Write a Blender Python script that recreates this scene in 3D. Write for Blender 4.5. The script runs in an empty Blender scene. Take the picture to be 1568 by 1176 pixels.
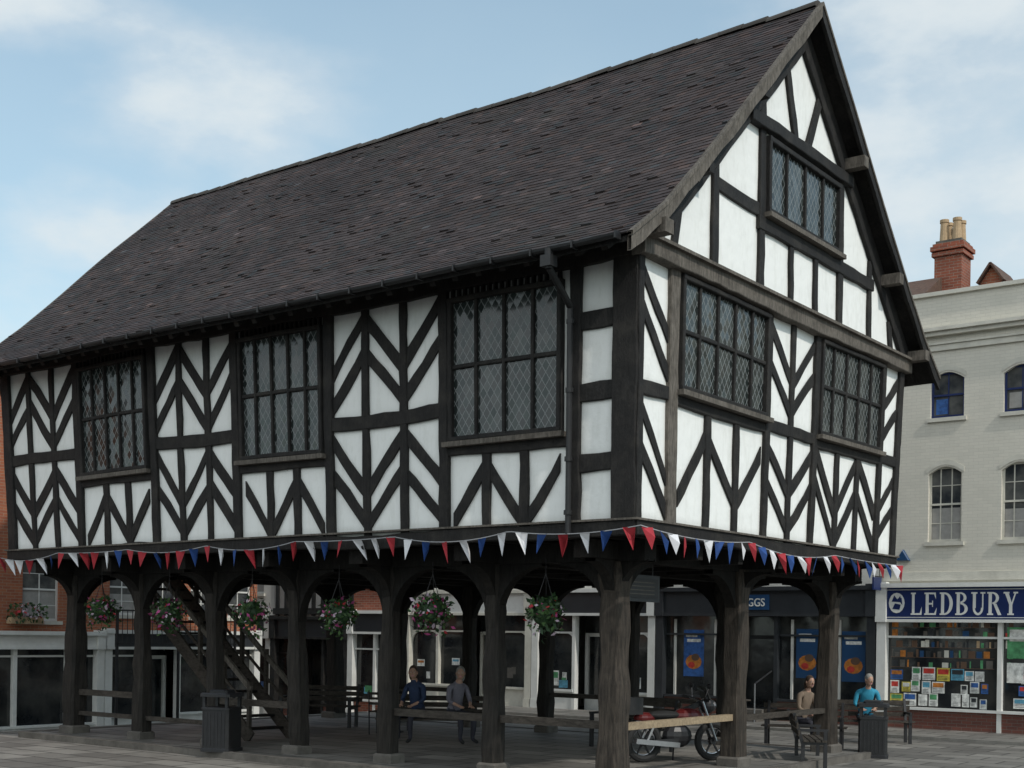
import bpy, bmesh, math, random
from mathutils import Vector, Matrix, noise
random.seed(11)
U=random.uniform
S=bpy.context.scene
COL=S.collection

# ------------------------------------------------------------------ materials
def nt(name):
    m=bpy.data.materials.new(name); m.use_nodes=True
    n=m.node_tree; b=n.nodes['Principled BSDF']
    return m,n,b
def N(n,t,**k):
    x=n.nodes.new(t)
    for a,v in k.items():
        if a in x.bl_rna.properties: setattr(x,a,v)
        else: x.inputs[a].default_value=v
    return x
def L(n,a,b): n.links.new(a,b)
def rgb(c): return (c[0],c[1],c[2],1)
def scl(c,f): return (min(1,c[0]*f),min(1,c[1]*f),min(1,c[2]*f),1)
def mixc(n,fac,a,b,bt='MIX'):
    m=n.nodes.new('ShaderNodeMix'); m.data_type='RGBA'; m.blend_type=bt
    if isinstance(fac,float): m.inputs[0].default_value=fac
    else: L(n,fac,m.inputs[0])
    for s,i in ((a,6),(b,7)):
        if isinstance(s,tuple): m.inputs[i].default_value=s
        else: L(n,s,m.inputs[i])
    return m.outputs[2]
def math_(n,op,a,b=None,c=None):
    m=n.nodes.new('ShaderNodeMath'); m.operation=op
    for i,s in enumerate((a,b,c)):
        if s is None: continue
        if isinstance(s,(int,float)): m.inputs[i].default_value=s
        else: L(n,s,m.inputs[i])
    return m.outputs[0]
def basic(name,col,rough=.7,var=.25,sc=6,bump=.2,bs=40,spec=.4,metal=0,map_=(1,1,1),dirt=0,dirtcol=(.1,.09,.07),dsc=1.3):
    m,n,b=nt(name)
    tc=N(n,'ShaderNodeTexCoord'); mp=N(n,'ShaderNodeMapping'); mp.inputs['Scale'].default_value=map_
    L(n,tc.outputs['Object'],mp.inputs['Vector'])
    no=N(n,'ShaderNodeTexNoise',Scale=sc,Detail=8,Roughness=.65); L(n,mp.outputs[0],no.inputs['Vector'])
    rp=N(n,'ShaderNodeMapRange'); rp.inputs[1].default_value=.3; rp.inputs[2].default_value=.7; L(n,no.outputs[0],rp.inputs[0])
    c=mixc(n,rp.outputs[0],scl(col,1-var),scl(col,1+var))
    if dirt>0:
        n2=N(n,'ShaderNodeTexNoise',Scale=dsc,Detail=9,Roughness=.7); L(n,tc.outputs['Object'],n2.inputs['Vector'])
        r2=N(n,'ShaderNodeMapRange'); r2.inputs[1].default_value=.48; r2.inputs[2].default_value=.72; r2.inputs[4].default_value=dirt; L(n,n2.outputs[0],r2.inputs[0])
        c=mixc(n,r2.outputs[0],c,rgb(dirtcol))
    L(n,c,b.inputs['Base Color'])
    b.inputs['Roughness'].default_value=rough; b.inputs['Specular IOR Level'].default_value=spec; b.inputs['Metallic'].default_value=metal
    if bump>0:
        n3=N(n,'ShaderNodeTexNoise',Scale=bs,Detail=5,Roughness=.6); L(n,mp.outputs[0],n3.inputs['Vector'])
        bp=N(n,'ShaderNodeBump',Strength=bump,Distance=.02); L(n,n3.outputs[0],bp.inputs['Height']); L(n,bp.outputs[0],b.inputs['Normal'])
    return m
def plaster_mat():
    m,n,b=nt('white_plaster')
    tc=N(n,'ShaderNodeTexCoord')
    mp=N(n,'ShaderNodeMapping'); mp.inputs['Scale'].default_value=(3,3,.8); L(n,tc.outputs['Object'],mp.inputs[0])
    a=N(n,'ShaderNodeTexNoise',Scale=2.2,Detail=9,Roughness=.7); L(n,mp.outputs[0],a.inputs[0])
    r=N(n,'ShaderNodeMapRange'); r.inputs[1].default_value=.50; r.inputs[2].default_value=.8; r.inputs[4].default_value=.5; L(n,a.outputs[0],r.inputs[0])
    c=mixc(n,r.outputs[0],(.80,.805,.78,1),(.52,.52,.47,1))
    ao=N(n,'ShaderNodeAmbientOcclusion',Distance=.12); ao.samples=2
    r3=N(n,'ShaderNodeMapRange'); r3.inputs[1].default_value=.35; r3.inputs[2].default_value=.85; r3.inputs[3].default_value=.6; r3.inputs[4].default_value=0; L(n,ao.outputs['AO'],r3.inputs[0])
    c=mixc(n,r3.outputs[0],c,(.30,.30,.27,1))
    L(n,c,b.inputs['Base Color']); b.inputs['Roughness'].default_value=.85
    k=N(n,'ShaderNodeTexNoise',Scale=5,Detail=6); L(n,tc.outputs['Object'],k.inputs[0])
    bp=N(n,'ShaderNodeBump',Strength=.5,Distance=.03); L(n,k.outputs[0],bp.inputs['Height']); L(n,bp.outputs[0],b.inputs['Normal'])
    return m
def brick_mat(name,c1,c2,mort,bump=.5,dirt=.3):
    m,n,b=nt(name)
    tc=N(n,'ShaderNodeTexCoord'); sp=N(n,'ShaderNodeSeparateXYZ'); L(n,tc.outputs['Object'],sp.inputs[0])
    h=math_(n,'ADD',sp.outputs[0],sp.outputs[1]); cb=N(n,'ShaderNodeCombineXYZ'); L(n,h,cb.inputs[0]); L(n,sp.outputs[2],cb.inputs[1])
    br=N(n,'ShaderNodeTexBrick'); br.inputs['Scale'].default_value=1; br.inputs['Brick Width'].default_value=.225; br.inputs['Row Height'].default_value=.075
    br.inputs['Mortar Size'].default_value=.006; br.inputs['Mortar Smooth'].default_value=.3; br.inputs['Color1'].default_value=rgb(c1); br.inputs['Color2'].default_value=rgb(c2); br.inputs['Mortar'].default_value=rgb(mort)
    L(n,cb.outputs[0],br.inputs[0])
    no=N(n,'ShaderNodeTexNoise',Scale=1.5,Detail=9,Roughness=.7); L(n,tc.outputs['Object'],no.inputs[0])
    r=N(n,'ShaderNodeMapRange'); r.inputs[1].default_value=.45; r.inputs[2].default_value=.8; r.inputs[4].default_value=dirt; L(n,no.outputs[0],r.inputs[0])
    c=mixc(n,r.outputs[0],br.outputs[0],scl(c1,.45)); L(n,c,b.inputs['Base Color']); b.inputs['Roughness'].default_value=.85
    bp=N(n,'ShaderNodeBump',Strength=bump,Distance=.01); bp.invert=True; L(n,br.outputs['Fac'],bp.inputs['Height']); L(n,bp.outputs[0],b.inputs['Normal'])
    return m
def lead_glass():
    m,n,b=nt('leaded_glass')
    tc=N(n,'ShaderNodeTexCoord'); sp=N(n,'ShaderNodeSeparateXYZ'); L(n,tc.outputs['Object'],sp.inputs[0])
    h=math_(n,'ADD',sp.outputs[0],sp.outputs[1])
    hw=math_(n,'DIVIDE',h,.125); zw=math_(n,'DIVIDE',sp.outputs[2],.185)
    a=math_(n,'PINGPONG',math_(n,'ADD',hw,zw),.5); c=math_(n,'PINGPONG',math_(n,'SUBTRACT',hw,zw),.5)
    mn=math_(n,'MINIMUM',a,c); lead=math_(n,'LESS_THAN',mn,.05)
    fa=math_(n,'FLOOR',math_(n,'ADD',hw,zw)); fb=math_(n,'FLOOR',math_(n,'SUBTRACT',hw,zw))
    cb=N(n,'ShaderNodeCombineXYZ'); L(n,fa,cb.inputs[0]); L(n,fb,cb.inputs[1])
    wn=N(n,'ShaderNodeTexWhiteNoise'); L(n,cb.outputs[0],wn.inputs[0])
    no=N(n,'ShaderNodeTexNoise',Scale=1.2,Detail=3); L(n,tc.outputs['Object'],no.inputs[0])
    r=N(n,'ShaderNodeMapRange'); r.inputs[1].default_value=.4; r.inputs[2].default_value=.62; L(n,no.outputs[0],r.inputs[0])
    g=mixc(n,wn.outputs[0],(.014,.018,.018,1),(.07,.08,.076,1))
    g=mixc(n,r.outputs[0],g,(.018,.024,.023,1))
    L(n,mixc(n,lead,g,(.17,.18,.18,1)),b.inputs['Base Color'])
    L(n,math_(n,'MULTIPLY_ADD',lead,.4,.12),b.inputs['Roughness'])
    geo=N(n,'ShaderNodeNewGeometry'); vm=N(n,'ShaderNodeVectorMath',operation='SUBTRACT'); L(n,wn.outputs[1],vm.inputs[0]); vm.inputs[1].default_value=(.5,.5,.5)
    v2=N(n,'ShaderNodeVectorMath',operation='SCALE'); L(n,vm.outputs[0],v2.inputs[0]); v2.inputs['Scale'].default_value=.12
    v3=N(n,'ShaderNodeVectorMath',operation='ADD'); L(n,geo.outputs['Normal'],v3.inputs[0]); L(n,v2.outputs[0],v3.inputs[1])
    v4=N(n,'ShaderNodeVectorMath',operation='NORMALIZE'); L(n,v3.outputs[0],v4.inputs[0]); L(n,v4.outputs[0],b.inputs['Normal'])
    return m
def glass_mat(name,c1,c2,rough=.06):
    m,n,b=nt(name)
    tc=N(n,'ShaderNodeTexCoord'); no=N(n,'ShaderNodeTexNoise',Scale=1.1,Detail=5,Roughness=.6); L(n,tc.outputs['Object'],no.inputs[0])
    r=N(n,'ShaderNodeMapRange'); r.inputs[1].default_value=.4; r.inputs[2].default_value=.65; L(n,no.outputs[0],r.inputs[0])
    L(n,mixc(n,r.outputs[0],rgb(c1),rgb(c2)),b.inputs['Base Color']); b.inputs['Roughness'].default_value=rough
    n2=N(n,'ShaderNodeTexNoise',Scale=1.5); L(n,tc.outputs['Object'],n2.inputs[0])
    bp=N(n,'ShaderNodeBump',Strength=.08,Distance=.05); L(n,n2.outputs[0],bp.inputs['Height']); L(n,bp.outputs[0],b.inputs['Normal'])
    return m
def tile_mat():
    m,n,b=nt('clay_roof_tiles')
    at=N(n,'ShaderNodeAttribute',attribute_name='Col')
    tc=N(n,'ShaderNodeTexCoord')
    no=N(n,'ShaderNodeTexNoise',Scale=.8,Detail=9,Roughness=.7); L(n,tc.outputs['Object'],no.inputs[0])
    r=N(n,'ShaderNodeMapRange'); r.inputs[1].default_value=.5; r.inputs[2].default_value=.72; r.inputs[4].default_value=.5; L(n,no.outputs[0],r.inputs[0])
    c=mixc(n,r.outputs[0],at.outputs[0],(.040,.040,.034,1))
    n2=N(n,'ShaderNodeTexNoise',Scale=14,Detail=6,Roughness=.7); L(n,tc.outputs['Object'],n2.inputs[0])
    r2=N(n,'ShaderNodeMapRange'); r2.inputs[1].default_value=.64; r2.inputs[2].default_value=.72; r2.inputs[4].default_value=.5; L(n,n2.outputs[0],r2.inputs[0])
    c=mixc(n,r2.outputs[0],c,(.11,.105,.09,1))
    L(n,c,b.inputs['Base Color']); b.inputs['Roughness'].default_value=.8; b.inputs['Specular IOR Level'].default_value=.3
    bp=N(n,'ShaderNodeBump',Strength=.3,Distance=.01); L(n,n2.outputs[0],bp.inputs['Height']); L(n,bp.outputs[0],b.inputs['Normal'])
    return m
def paving_mat():
    m,n,b=nt('stone_paving')
    tc=N(n,'ShaderNodeTexCoord')
    br=N(n,'ShaderNodeTexBrick'); br.inputs['Scale'].default_value=1; br.inputs['Brick Width'].default_value=.9; br.inputs['Row Height'].default_value=.6
    br.inputs['Mortar Size'].default_value=.022; br.inputs['Color1'].default_value=(.13,.122,.11,1); br.inputs['Color2'].default_value=(.26,.245,.22,1); br.inputs['Mortar'].default_value=(.035,.033,.03,1)
    L(n,tc.outputs['Object'],br.inputs[0])
    no=N(n,'ShaderNodeTexNoise',Scale=.7,Detail=9,Roughness=.7); L(n,tc.outputs['Object'],no.inputs[0])
    r=N(n,'ShaderNodeMapRange'); r.inputs[1].default_value=.42; r.inputs[2].default_value=.68; r.inputs[4].default_value=.6; L(n,no.outputs[0],r.inputs[0])
    L(n,mixc(n,r.outputs[0],br.outputs[0],(.075,.07,.062,1)),b.inputs['Base Color'])
    n2=N(n,'ShaderNodeMapRange'); n2.inputs[3].default_value=.8; n2.inputs[4].default_value=.45; L(n,no.outputs[0],n2.inputs[0]); L(n,n2.outputs[0],b.inputs['Roughness'])
    bp=N(n,'ShaderNodeBump',Strength=.5,Distance=.01); bp.invert=True; L(n,br.outputs['Fac'],bp.inputs['Height']); L(n,bp.outputs[0],b.inputs['Normal'])
    return m

M={}
M['plaster']=plaster_mat()
M['black']=basic('black_oak',(.013,.012,.0115),.7,.6,5,.8,18,.3,map_=(6,6,1),dirt=.7,dirtcol=(.046,.041,.035),dsc=2.6)
M['under']=basic('dark_undercroft_oak',(.012,.011,.010),.8,.6,4,.8,14,.2,map_=(6,6,1),dirt=.6,dirtcol=(.025,.021,.017),dsc=2)
M['weather']=basic('weathered_oak',(.135,.12,.103),.85,.5,5,.9,16,.2,map_=(6,6,1.2),dirt=.75,dirtcol=(.04,.034,.029),dsc=2.2)
M['rail']=basic('dark_rail_oak',(.06,.052,.044),.8,.5,5,.8,16,.2,map_=(2,2,6),dirt=.6,dirtcol=(.02,.018,.015),dsc=2)
M['post']=basic('post_oak',(.022,.019,.016),.75,.7,3,1.0,10,.3,map_=(8,8,.8),dirt=.7,dirtcol=(.009,.0085,.008),dsc=2)
M['cpost']=basic('corner_post_oak',(.048,.039,.031),.8,.7,3,1.0,10,.3,map_=(8,8,.8),dirt=.7,dirtcol=(.011,.010,.009),dsc=2)
M['pine']=basic('pale_rail_wood',(.30,.23,.15),.7,.35,4,.5,14,.3,map_=(1,6,6),dirt=.4,dirtcol=(.12,.09,.06))
M['tile']=tile_mat()
M['lead']=lead_glass()
M['gutter']=basic('gutter_black',(.015,.015,.016),.45,.3,8,.1)
M['stone']=basic('stone',(.11,.10,.088),.85,.3,4,.5,20,dirt=.6,dirtcol=(.04,.037,.032))
M['cream']=brick_mat('cream_painted_brick',(.60,.575,.50),(.64,.61,.53),(.54,.515,.45),.3,.18)
M['creamtrim']=basic('cream_stone_trim',(.57,.55,.48),.75,.12,3,.2,dirt=.4,dirtcol=(.30,.285,.24))
M['red']=brick_mat('red_brick',(.30,.085,.045),(.20,.06,.035),(.28,.24,.19),dirt=.5)
M['orange']=brick_mat('orange_brick',(.36,.12,.055),(.28,.085,.045),(.30,.24,.17),.4,.25)
M['dkbrick']=brick_mat('dark_stallriser_brick',(.16,.055,.04),(.12,.045,.035),(.14,.12,.1))
M['white']=basic('white_paint',(.68,.68,.65),.5,.08,3,.05,dirt=.3,dirtcol=(.38,.37,.33))
M['render']=basic('white_render',(.58,.57,.53),.85,.1,2,.3,30,dirt=.35,dirtcol=(.32,.30,.26))
M['navy']=basic('navy_sign_paint',(.012,.025,.10),.35,.1,3,.02)
M['blue2']=basic('blue_sign_paint',(.015,.06,.15),.4,.1,3,.02)
M['darkshop']=basic('dark_shopfront_paint',(.03,.033,.037),.4,.2,3,.05)
M['brown']=basic('brown_shopfront_paint',(.12,.07,.045),.45,.2,3,.05)
M['glass']=glass_mat('shop_glass',(.012,.014,.016),(.05,.05,.046))
M['sash']=glass_mat('sash_glass',(.03,.035,.04),(.14,.14,.13))
M['curtain']=basic('net_curtain',(.32,.31,.29),.9,.15,6,.1)
M['slate']=basic('brown_roof_tile',(.10,.058,.042),.85,.35,12,.6,20,dirt=.4)
M['asphalt']=basic('asphalt',(.05,.049,.047),.85,.2,3,.5,120,dirt=.3,dirtcol=(.08,.076,.07))
M['paving']=paving_mat()
M['kerb']=basic('kerb_stone',(.22,.21,.19),.8,.2,5,.3)
M['yline']=basic('yellow_road_paint',(.5,.36,.04),.7,.3,9,.1)
for k,c in {'p_white':(.65,.65,.62),'p_yellow':(.55,.45,.08),'p_blue':(.03,.10,.3),'p_red':(.45,.04,.03),'p_green':(.08,.27,.12),'p_orange':(.45,.16,.03),'p_cyan':(.1,.3,.42),'p_pink':(.55,.2,.3)}.items():
    M[k]=basic('poster_'+k[2:],c,.5,.5,9,0)
M['f_red']=basic('bunting_red',(.33,.025,.035),.8,.25,5,.1)
M['f_white']=basic('bunting_white',(.66,.66,.68),.8,.08,5,.1)
M['f_blue']=basic('bunting_blue',(.015,.055,.20),.8,.25,5,.1)
M['cord']=basic('bunting_cord',(.3,.3,.31),.9,.1,5,0)
M['leaf']=basic('leaf_green',(.045,.095,.025),.6,.4,9,0)
M['leaf2']=basic('leaf_dark',(.02,.05,.018),.6,.4,9,0)
M['pink']=basic('petal_pink',(.38,.06,.2),.6,.3,9,0)
M['petalw']=basic('petal_white',(.48,.38,.46),.6,.1,9,0)
M['petalr']=basic('petal_red',(.4,.02,.03),.6,.1,9,0)
M['metal']=basic('black_iron',(.018,.018,.02),.4,.2,8,.1)
M['chrome']=basic('steel',(.4,.4,.42),.3,.1,8,0,metal=1)
M['rubber']=basic('tyre_rubber',(.02,.02,.02),.8,.2,8,.1)
M['mred']=basic('moped_paint',(.10,.012,.012),.3,.1,8,0)
M['skin']=basic('skin',(.42,.25,.18),.55,.08,8,0)
M['hairg']=basic('hair_grey',(.25,.24,.22),.8,.3,30,.3)
M['hairb']=basic('hair_brown',(.05,.03,.02),.8,.3,30,.3)
M['shirtc']=basic('shirt_turquoise',(.03,.25,.38),.8,.12,8,.1)
M['shirtn']=basic('coat_navy',(.02,.035,.08),.8,.2,8,.1)
M['shirtt']=basic('shirt_tan',(.20,.15,.11),.8,.15,8,.1)
M['shirtg']=basic('shirt_grey',(.16,.15,.18),.8,.15,8,.1)
M['trous']=basic('trousers_dark',(.03,.03,.04),.85,.2,8,.1)
M['terr']=basic('terracotta',(.42,.30,.18),.8,.2,8,.1)

# ------------------------------------------------------------------ mesh builder
def empty(name,loc=(0,0,0)):
    e=bpy.data.objects.new(name,None); COL.objects.link(e); e.location=loc; return e
class MB:
    def __init__(s,name,mats,parent=None,deform=None,T=None):
        s.n=name; s.v=[]; s.f=[]; s.mi=[]; s.fc=[]; s.keys=list(mats); s.p=parent; s.d=deform; s.T=T; s.cur=None
    def k(s,m):
        if m not in s.keys: s.keys.append(m)
        return s.keys.index(m)
    def add(s,vs,fs,m):
        o=len(s.v); s.v+= [Vector(v) for v in vs]
        i=s.k(m)
        for f in fs:
            s.f.append([o+j for j in f]); s.mi.append(i); s.fc.append(s.cur)
    def box(s,x0,x1,y0,y1,z0,z1,m):
        s.add([(x,y,z) for x in (x0,x1) for y in (y0,y1) for z in (z0,z1)],[(0,1,3,2),(4,6,7,5),(0,4,5,1),(2,3,7,6),(0,2,6,4),(1,5,7,3)],m)
    def fbox(s,mp,h0,h1,z0,z1,d0,d1,m):
        s.add([mp(h,z,d) for h in (h0,h1) for z in (z0,z1) for d in (d0,d1)],[(0,1,3,2),(4,6,7,5),(0,4,5,1),(2,3,7,6),(0,2,6,4),(1,5,7,3)],m)
    def prism(s,mp,pts,d0,d1,m,ch=.0):
        n=len(pts)
        c=(sum(p[0] for p in pts)/n,sum(p[1] for p in pts)/n)
        vs=[mp(p[0],p[1],d0) for p in pts]+[mp(p[0],p[1],d1-ch) for p in pts]
        fs=[tuple(range(n))]+[(i,(i+1)%n,n+(i+1)%n,n+i) for i in range(n)]
        if ch>0:
            for p in pts:
                dx,dz=c[0]-p[0],c[1]-p[1]; l=max(.001,math.hypot(dx,dz)); vs.append(mp(p[0]+dx/l*ch*1.3,p[1]+dz/l*ch*1.3,d1))
            fs+=[(n+i,n+(i+1)%n,2*n+(i+1)%n,2*n+i) for i in range(n)]+[tuple(range(2*n,3*n))]
        else: fs.append(tuple(range(n,2*n)))
        s.add(vs,fs,m)
    def timber(s,mp,h0,z0,h1,z1,w,d,m,wob=.012):
        l=math.hypot(h1-h0,z1-z0); k=max(2,int(l/.27)); ux,uz=(h1-h0)/l,(z1-z0)/l; nx,nz=-uz,ux
        vs=[];fs=[]
        bow=U(-.022,.022)*min(1,l/2) if wob>.005 else 0
        for i in range(k+1):
            t=i/k; b=bow*math.sin(math.pi*t); a=w/2+U(-wob,wob); c=w/2+U(-wob,wob); dd=d+U(-.003,.003)
            px,pz=h0+ux*l*t,z0+uz*l*t
            for q,e in ((-a,-.03),(-a,dd-.01),(-a+.012,dd),(c-.012,dd),(c,dd-.01),(c,-.03)):
                vs.append(mp(px+nx*(q+b),pz+nz*(q+b),e))
        for i in range(k):
            for j in range(5):
                a=i*6+j; fs.append((a,a+1,a+7,a+6))
        fs.append(tuple(range(6))); fs.append(tuple(range(k*6,k*6+6)))
        s.add(vs,fs,m)
    def beam(s,p0,p1,w,h,m,up=(0,0,1)):
        p0,p1=Vector(p0),Vector(p1); d=(p1-p0).normalized(); sd=d.cross(Vector(up))
        if sd.length<.01: sd=d.cross(Vector((0,1,0)))
        sd.normalize(); u=sd.cross(d)
        vs=[p+sd*a*w/2+u*b*h/2 for p in (p0,p1) for a,b in ((-1,-1),(1,-1),(1,1),(-1,1))]
        s.add(vs,[(0,1,2,3),(4,5,6,7),(0,1,5,4),(1,2,6,5),(2,3,7,6),(3,0,4,7)],m)
    def cyl(s,p0,p1,r0,r1,m,n=10,cap=True):
        p0,p1=Vector(p0),Vector(p1); d=(p1-p0).normalized(); a=d.cross(Vector((0,0,1)))
        if a.length<.01: a=Vector((1,0,0))
        a.normalize(); b=d.cross(a)
        vs=[p+(a*math.cos(t)+b*math.sin(t))*r for p,r in ((p0,r0),(p1,r1)) for t in [2*math.pi*i/n for i in range(n)]]
        fs=[(i,(i+1)%n,n+(i+1)%n,n+i) for i in range(n)]
        if cap: fs+=[tuple(range(n)),tuple(range(n,2*n))]
        s.add(vs,fs,m)
    def ell(s,c,r,m,n=12,k=8,zmin=-1):
        c=Vector(c); vs=[];fs=[]
        for j in range(k+1):
            ph=-math.pi/2+math.pi*j/k
            for i in range(n):
                t=2*math.pi*i/n; z=max(zmin,math.sin(ph)); vs.append(c+Vector((r[0]*math.cos(ph)*math.cos(t),r[1]*math.cos(ph)*math.sin(t),r[2]*z)))
        for j in range(k):
            for i in range(n): fs.append((j*n+i,j*n+(i+1)%n,(j+1)*n+(i+1)%n,(j+1)*n+i))
        s.add(vs,fs,m)
    def torus(s,c,R,r,m,axis='x',n=24,k=8):
        c=Vector(c); vs=[];fs=[]
        for i in range(n):
            t=2*math.pi*i/n
            for j in range(k):
                p=2*math.pi*j/k; q=R+r*math.cos(p); w=r*math.sin(p)
                v=(w,q*math.cos(t),q*math.sin(t)) if axis=='x' else (q*math.cos(t),w,q*math.sin(t))
                vs.append(c+Vector(v))
        for i in range(n):
            for j in range(k): fs.append((i*k+j,((i+1)%n)*k+j,((i+1)%n)*k+(j+1)%k,i*k+(j+1)%k))
        s.add(vs,fs,m)
    def done(s,smooth=False,recalc=True,colors=False):
        vs=s.v
        if s.d: vs=[s.d(v) for v in vs]
        if s.T is not None: vs=[s.T@v for v in vs]
        me=bpy.data.meshes.new(s.n); me.from_pydata([tuple(v) for v in vs],[],s.f)
        for k in s.keys: me.materials.append(M[k])
        me.polygons.foreach_set('material_index',s.mi)
        if smooth: me.polygons.foreach_set('use_smooth',[True]*len(s.f))
        if colors:
            ca=me.color_attributes.new('Col','FLOAT_COLOR','CORNER'); buf=[]
            for p,c in zip(me.polygons,s.fc):
                for _ in range(p.loop_total): buf+=[c[0],c[1],c[2],1]
            ca.data.foreach_set('color',buf)
        if recalc:
            b=bmesh.new(); b.from_mesh(me); bmesh.ops.recalc_face_normals(b,faces=b.faces); b.to_mesh(me); b.free()
        me.update()
        o=bpy.data.objects.new(s.n,me); COL.objects.link(o)
        if s.p: o.parent=s.p
        return o

# ------------------------------------------------------------------ MARKET HALL
hall=empty('timber_framed_market_hall')
LX,WY=14.05,8.72
def dfm(v):
    f=max(0,min(1,(v.z-3.5)/3.45))
    return Vector((v.x*(1+.028*f),v.y*(1+.04*f),v.z+.022*math.sin(v.x*.55+1)+.014*math.sin(v.x*1.7+v.y)))
front=lambda h,z,d:(-h,-d,z)
backf=lambda h,z,d:(-h,WY+d,z)
gab=lambda h,z,d:(d,h,z)
gabfar=lambda h,z,d:(-LX-d,h,z)
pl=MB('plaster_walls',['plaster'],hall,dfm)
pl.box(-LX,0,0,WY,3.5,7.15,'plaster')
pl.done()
tm=MB('timber_frame',['black','weather'],hall,dfm)
gl=MB('window_glazing',['lead'],hall,dfm)
def clipz(pts,z0,z1):
    def cl(pts,f,zc):
        out=[]
        for i in range(len(pts)):
            a,b=pts[i-1],pts[i]
            ia,ib=f(a[1]),f(b[1])
            if ia!=ib:
                t=(zc-a[1])/(b[1]-a[1]); out.append((a[0]+(b[0]-a[0])*t,zc))
            if ib: out.append(b)
        return out
    pts=cl(pts,lambda z:z>=z0,z0)
    return cl(pts,lambda z:z<=z1,z1) if len(pts)>2 else pts
def brace(mp,h0,h1,z0,z1,zc,rise,tv,m='black'):
    a=zc-rise/2; b=zc+rise/2
    k=4; lo=[];hi=[]; bow=U(-.03,.03)
    for i in range(k+1):
        t=i/k; c=a+(b-a)*t+bow*math.sin(math.pi*t)
        lo.append((h0+(h1-h0)*t,c-tv/2+U(-.014,.014))); hi.append((h0+(h1-h0)*t,c+tv/2+U(-.014,.014)))
    d=U(.022,.034)
    for i in range(k):
        pts=clipz([lo[i],lo[i+1],hi[i+1],hi[i]],z0,z1)
        if len(pts)>2: tm.prism(mp,pts,-.02,d,m)
def chev(mp,h0,h1,z0,z1,sgn,n=2,rise=.5,tv=.2):
    for i in range(n):
        zc=z0+(i+1)/(n+1)*(z1-z0)
        brace(mp,h0,h1,z0,z1,zc+U(-.03,.03),sgn*rise*U(.88,1.12),tv*U(.85,1.12))
def window(mp,h0,h1,z0,z1,cols,rows,fw=.07,sill=True):
    gl.fbox(mp,h0+.02,h1-.02,z0+.02,z1-.02,-.02,.03,'lead')
    for h in (h0+fw/2,h1-fw/2): tm.timber(mp,h,z0,h,z1,fw,.10,'black',.002)
    for z in (z0+fw/2,z1-fw/2): tm.timber(mp,h0,z,h1,z,fw,.105,'black',.002)
    for i in range(1,cols):
        h=h0+(h1-h0)*i/cols; tm.timber(mp,h,z0,h,z1,.05,.075,'black',.002)
    for i in range(1,rows):
        z=z0+(z1-z0)*.52*i; tm.timber(mp,h0,z,h1,z,.06,.068,'black',.002)
    if sill: tm.fbox(mp,h0-.06,h1+.06,z0-.07,z0+.0,-.02,.16,'weather')
def longside(mp):
    tm.timber(mp,-.05,3.50,LX+.05,3.50,.2,.075,'black')
    tm.fbox(mp,-.1,LX+.1,3.585,3.612,-.02,.105,'weather')
    tm.timber(mp,0,7.07,LX,7.07,.2,.07,'black')
    secs=[(3.12,5.42),(7.45,9.62),(11.72,LX-.05)]
    wins=[(1.02,3.10,4.82),(5.42,7.44,4.86),(9.64,11.70,4.86)]
    posts=[.14,.90,3.14,5.38,7.50,9.60,11.74,LX-.1]
    for i,h in enumerate(posts):
        tm.timber(mp,h,3.45,h,7.1,.36 if i==0 else (.24 if i==7 else .17),.065,'black')
    for z in (4.375,5.30,6.235): tm.timber(mp,.2,z,.85,z,U(.22,.26),.045,'black')
    for a,b in secs:
        tm.timber(mp,a,5.30,b,5.30,.21,.05,'black')
        w=(b-a-.1)/3
        cs=[a+.05+w*i for i in range(4)]
        for h in cs[1:3]:
            tm.timber(mp,h,3.5,h,7.05,.14,.042,'black')
        for i in range(3):
            up=-1 if i%2==0 else 1
            chev(mp,cs[i]+.05,cs[i+1]-.05,5.40,6.98,up,2,.72,.235)
            chev(mp,cs[i]+.05,cs[i+1]-.05,3.60,5.20,-up,2,.72,.235)
    for k,(a,b,zs) in enumerate(wins):
        window(mp,a+.08,b-.08,zs,6.85,5 if k else 4,2)
        for q in range(18):
            h=a+.14+(b-a-.28)*q/17; tm.fbox(mp,h-.018,h+.018,6.86,6.98,.0,.06,'black')
        tm.timber(mp,a,zs-.12,b,zs-.12,.14,.055,'black')
        w=(b-a-.16)/3; cs=[a+.08+w*i for i in range(4)]
        for h in cs[1:3]: tm.timber(mp,h,3.5,h,zs-.1,.15,.04,'black')
        for i in range(3):
            up=-1 if (i%2==0)==(k!=1) else 1
            brace(mp,cs[i]+.05,cs[i+1]-.05,3.6,zs-.2,4.05,up*.72,.24)
longside(front); longside(backf)
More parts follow.
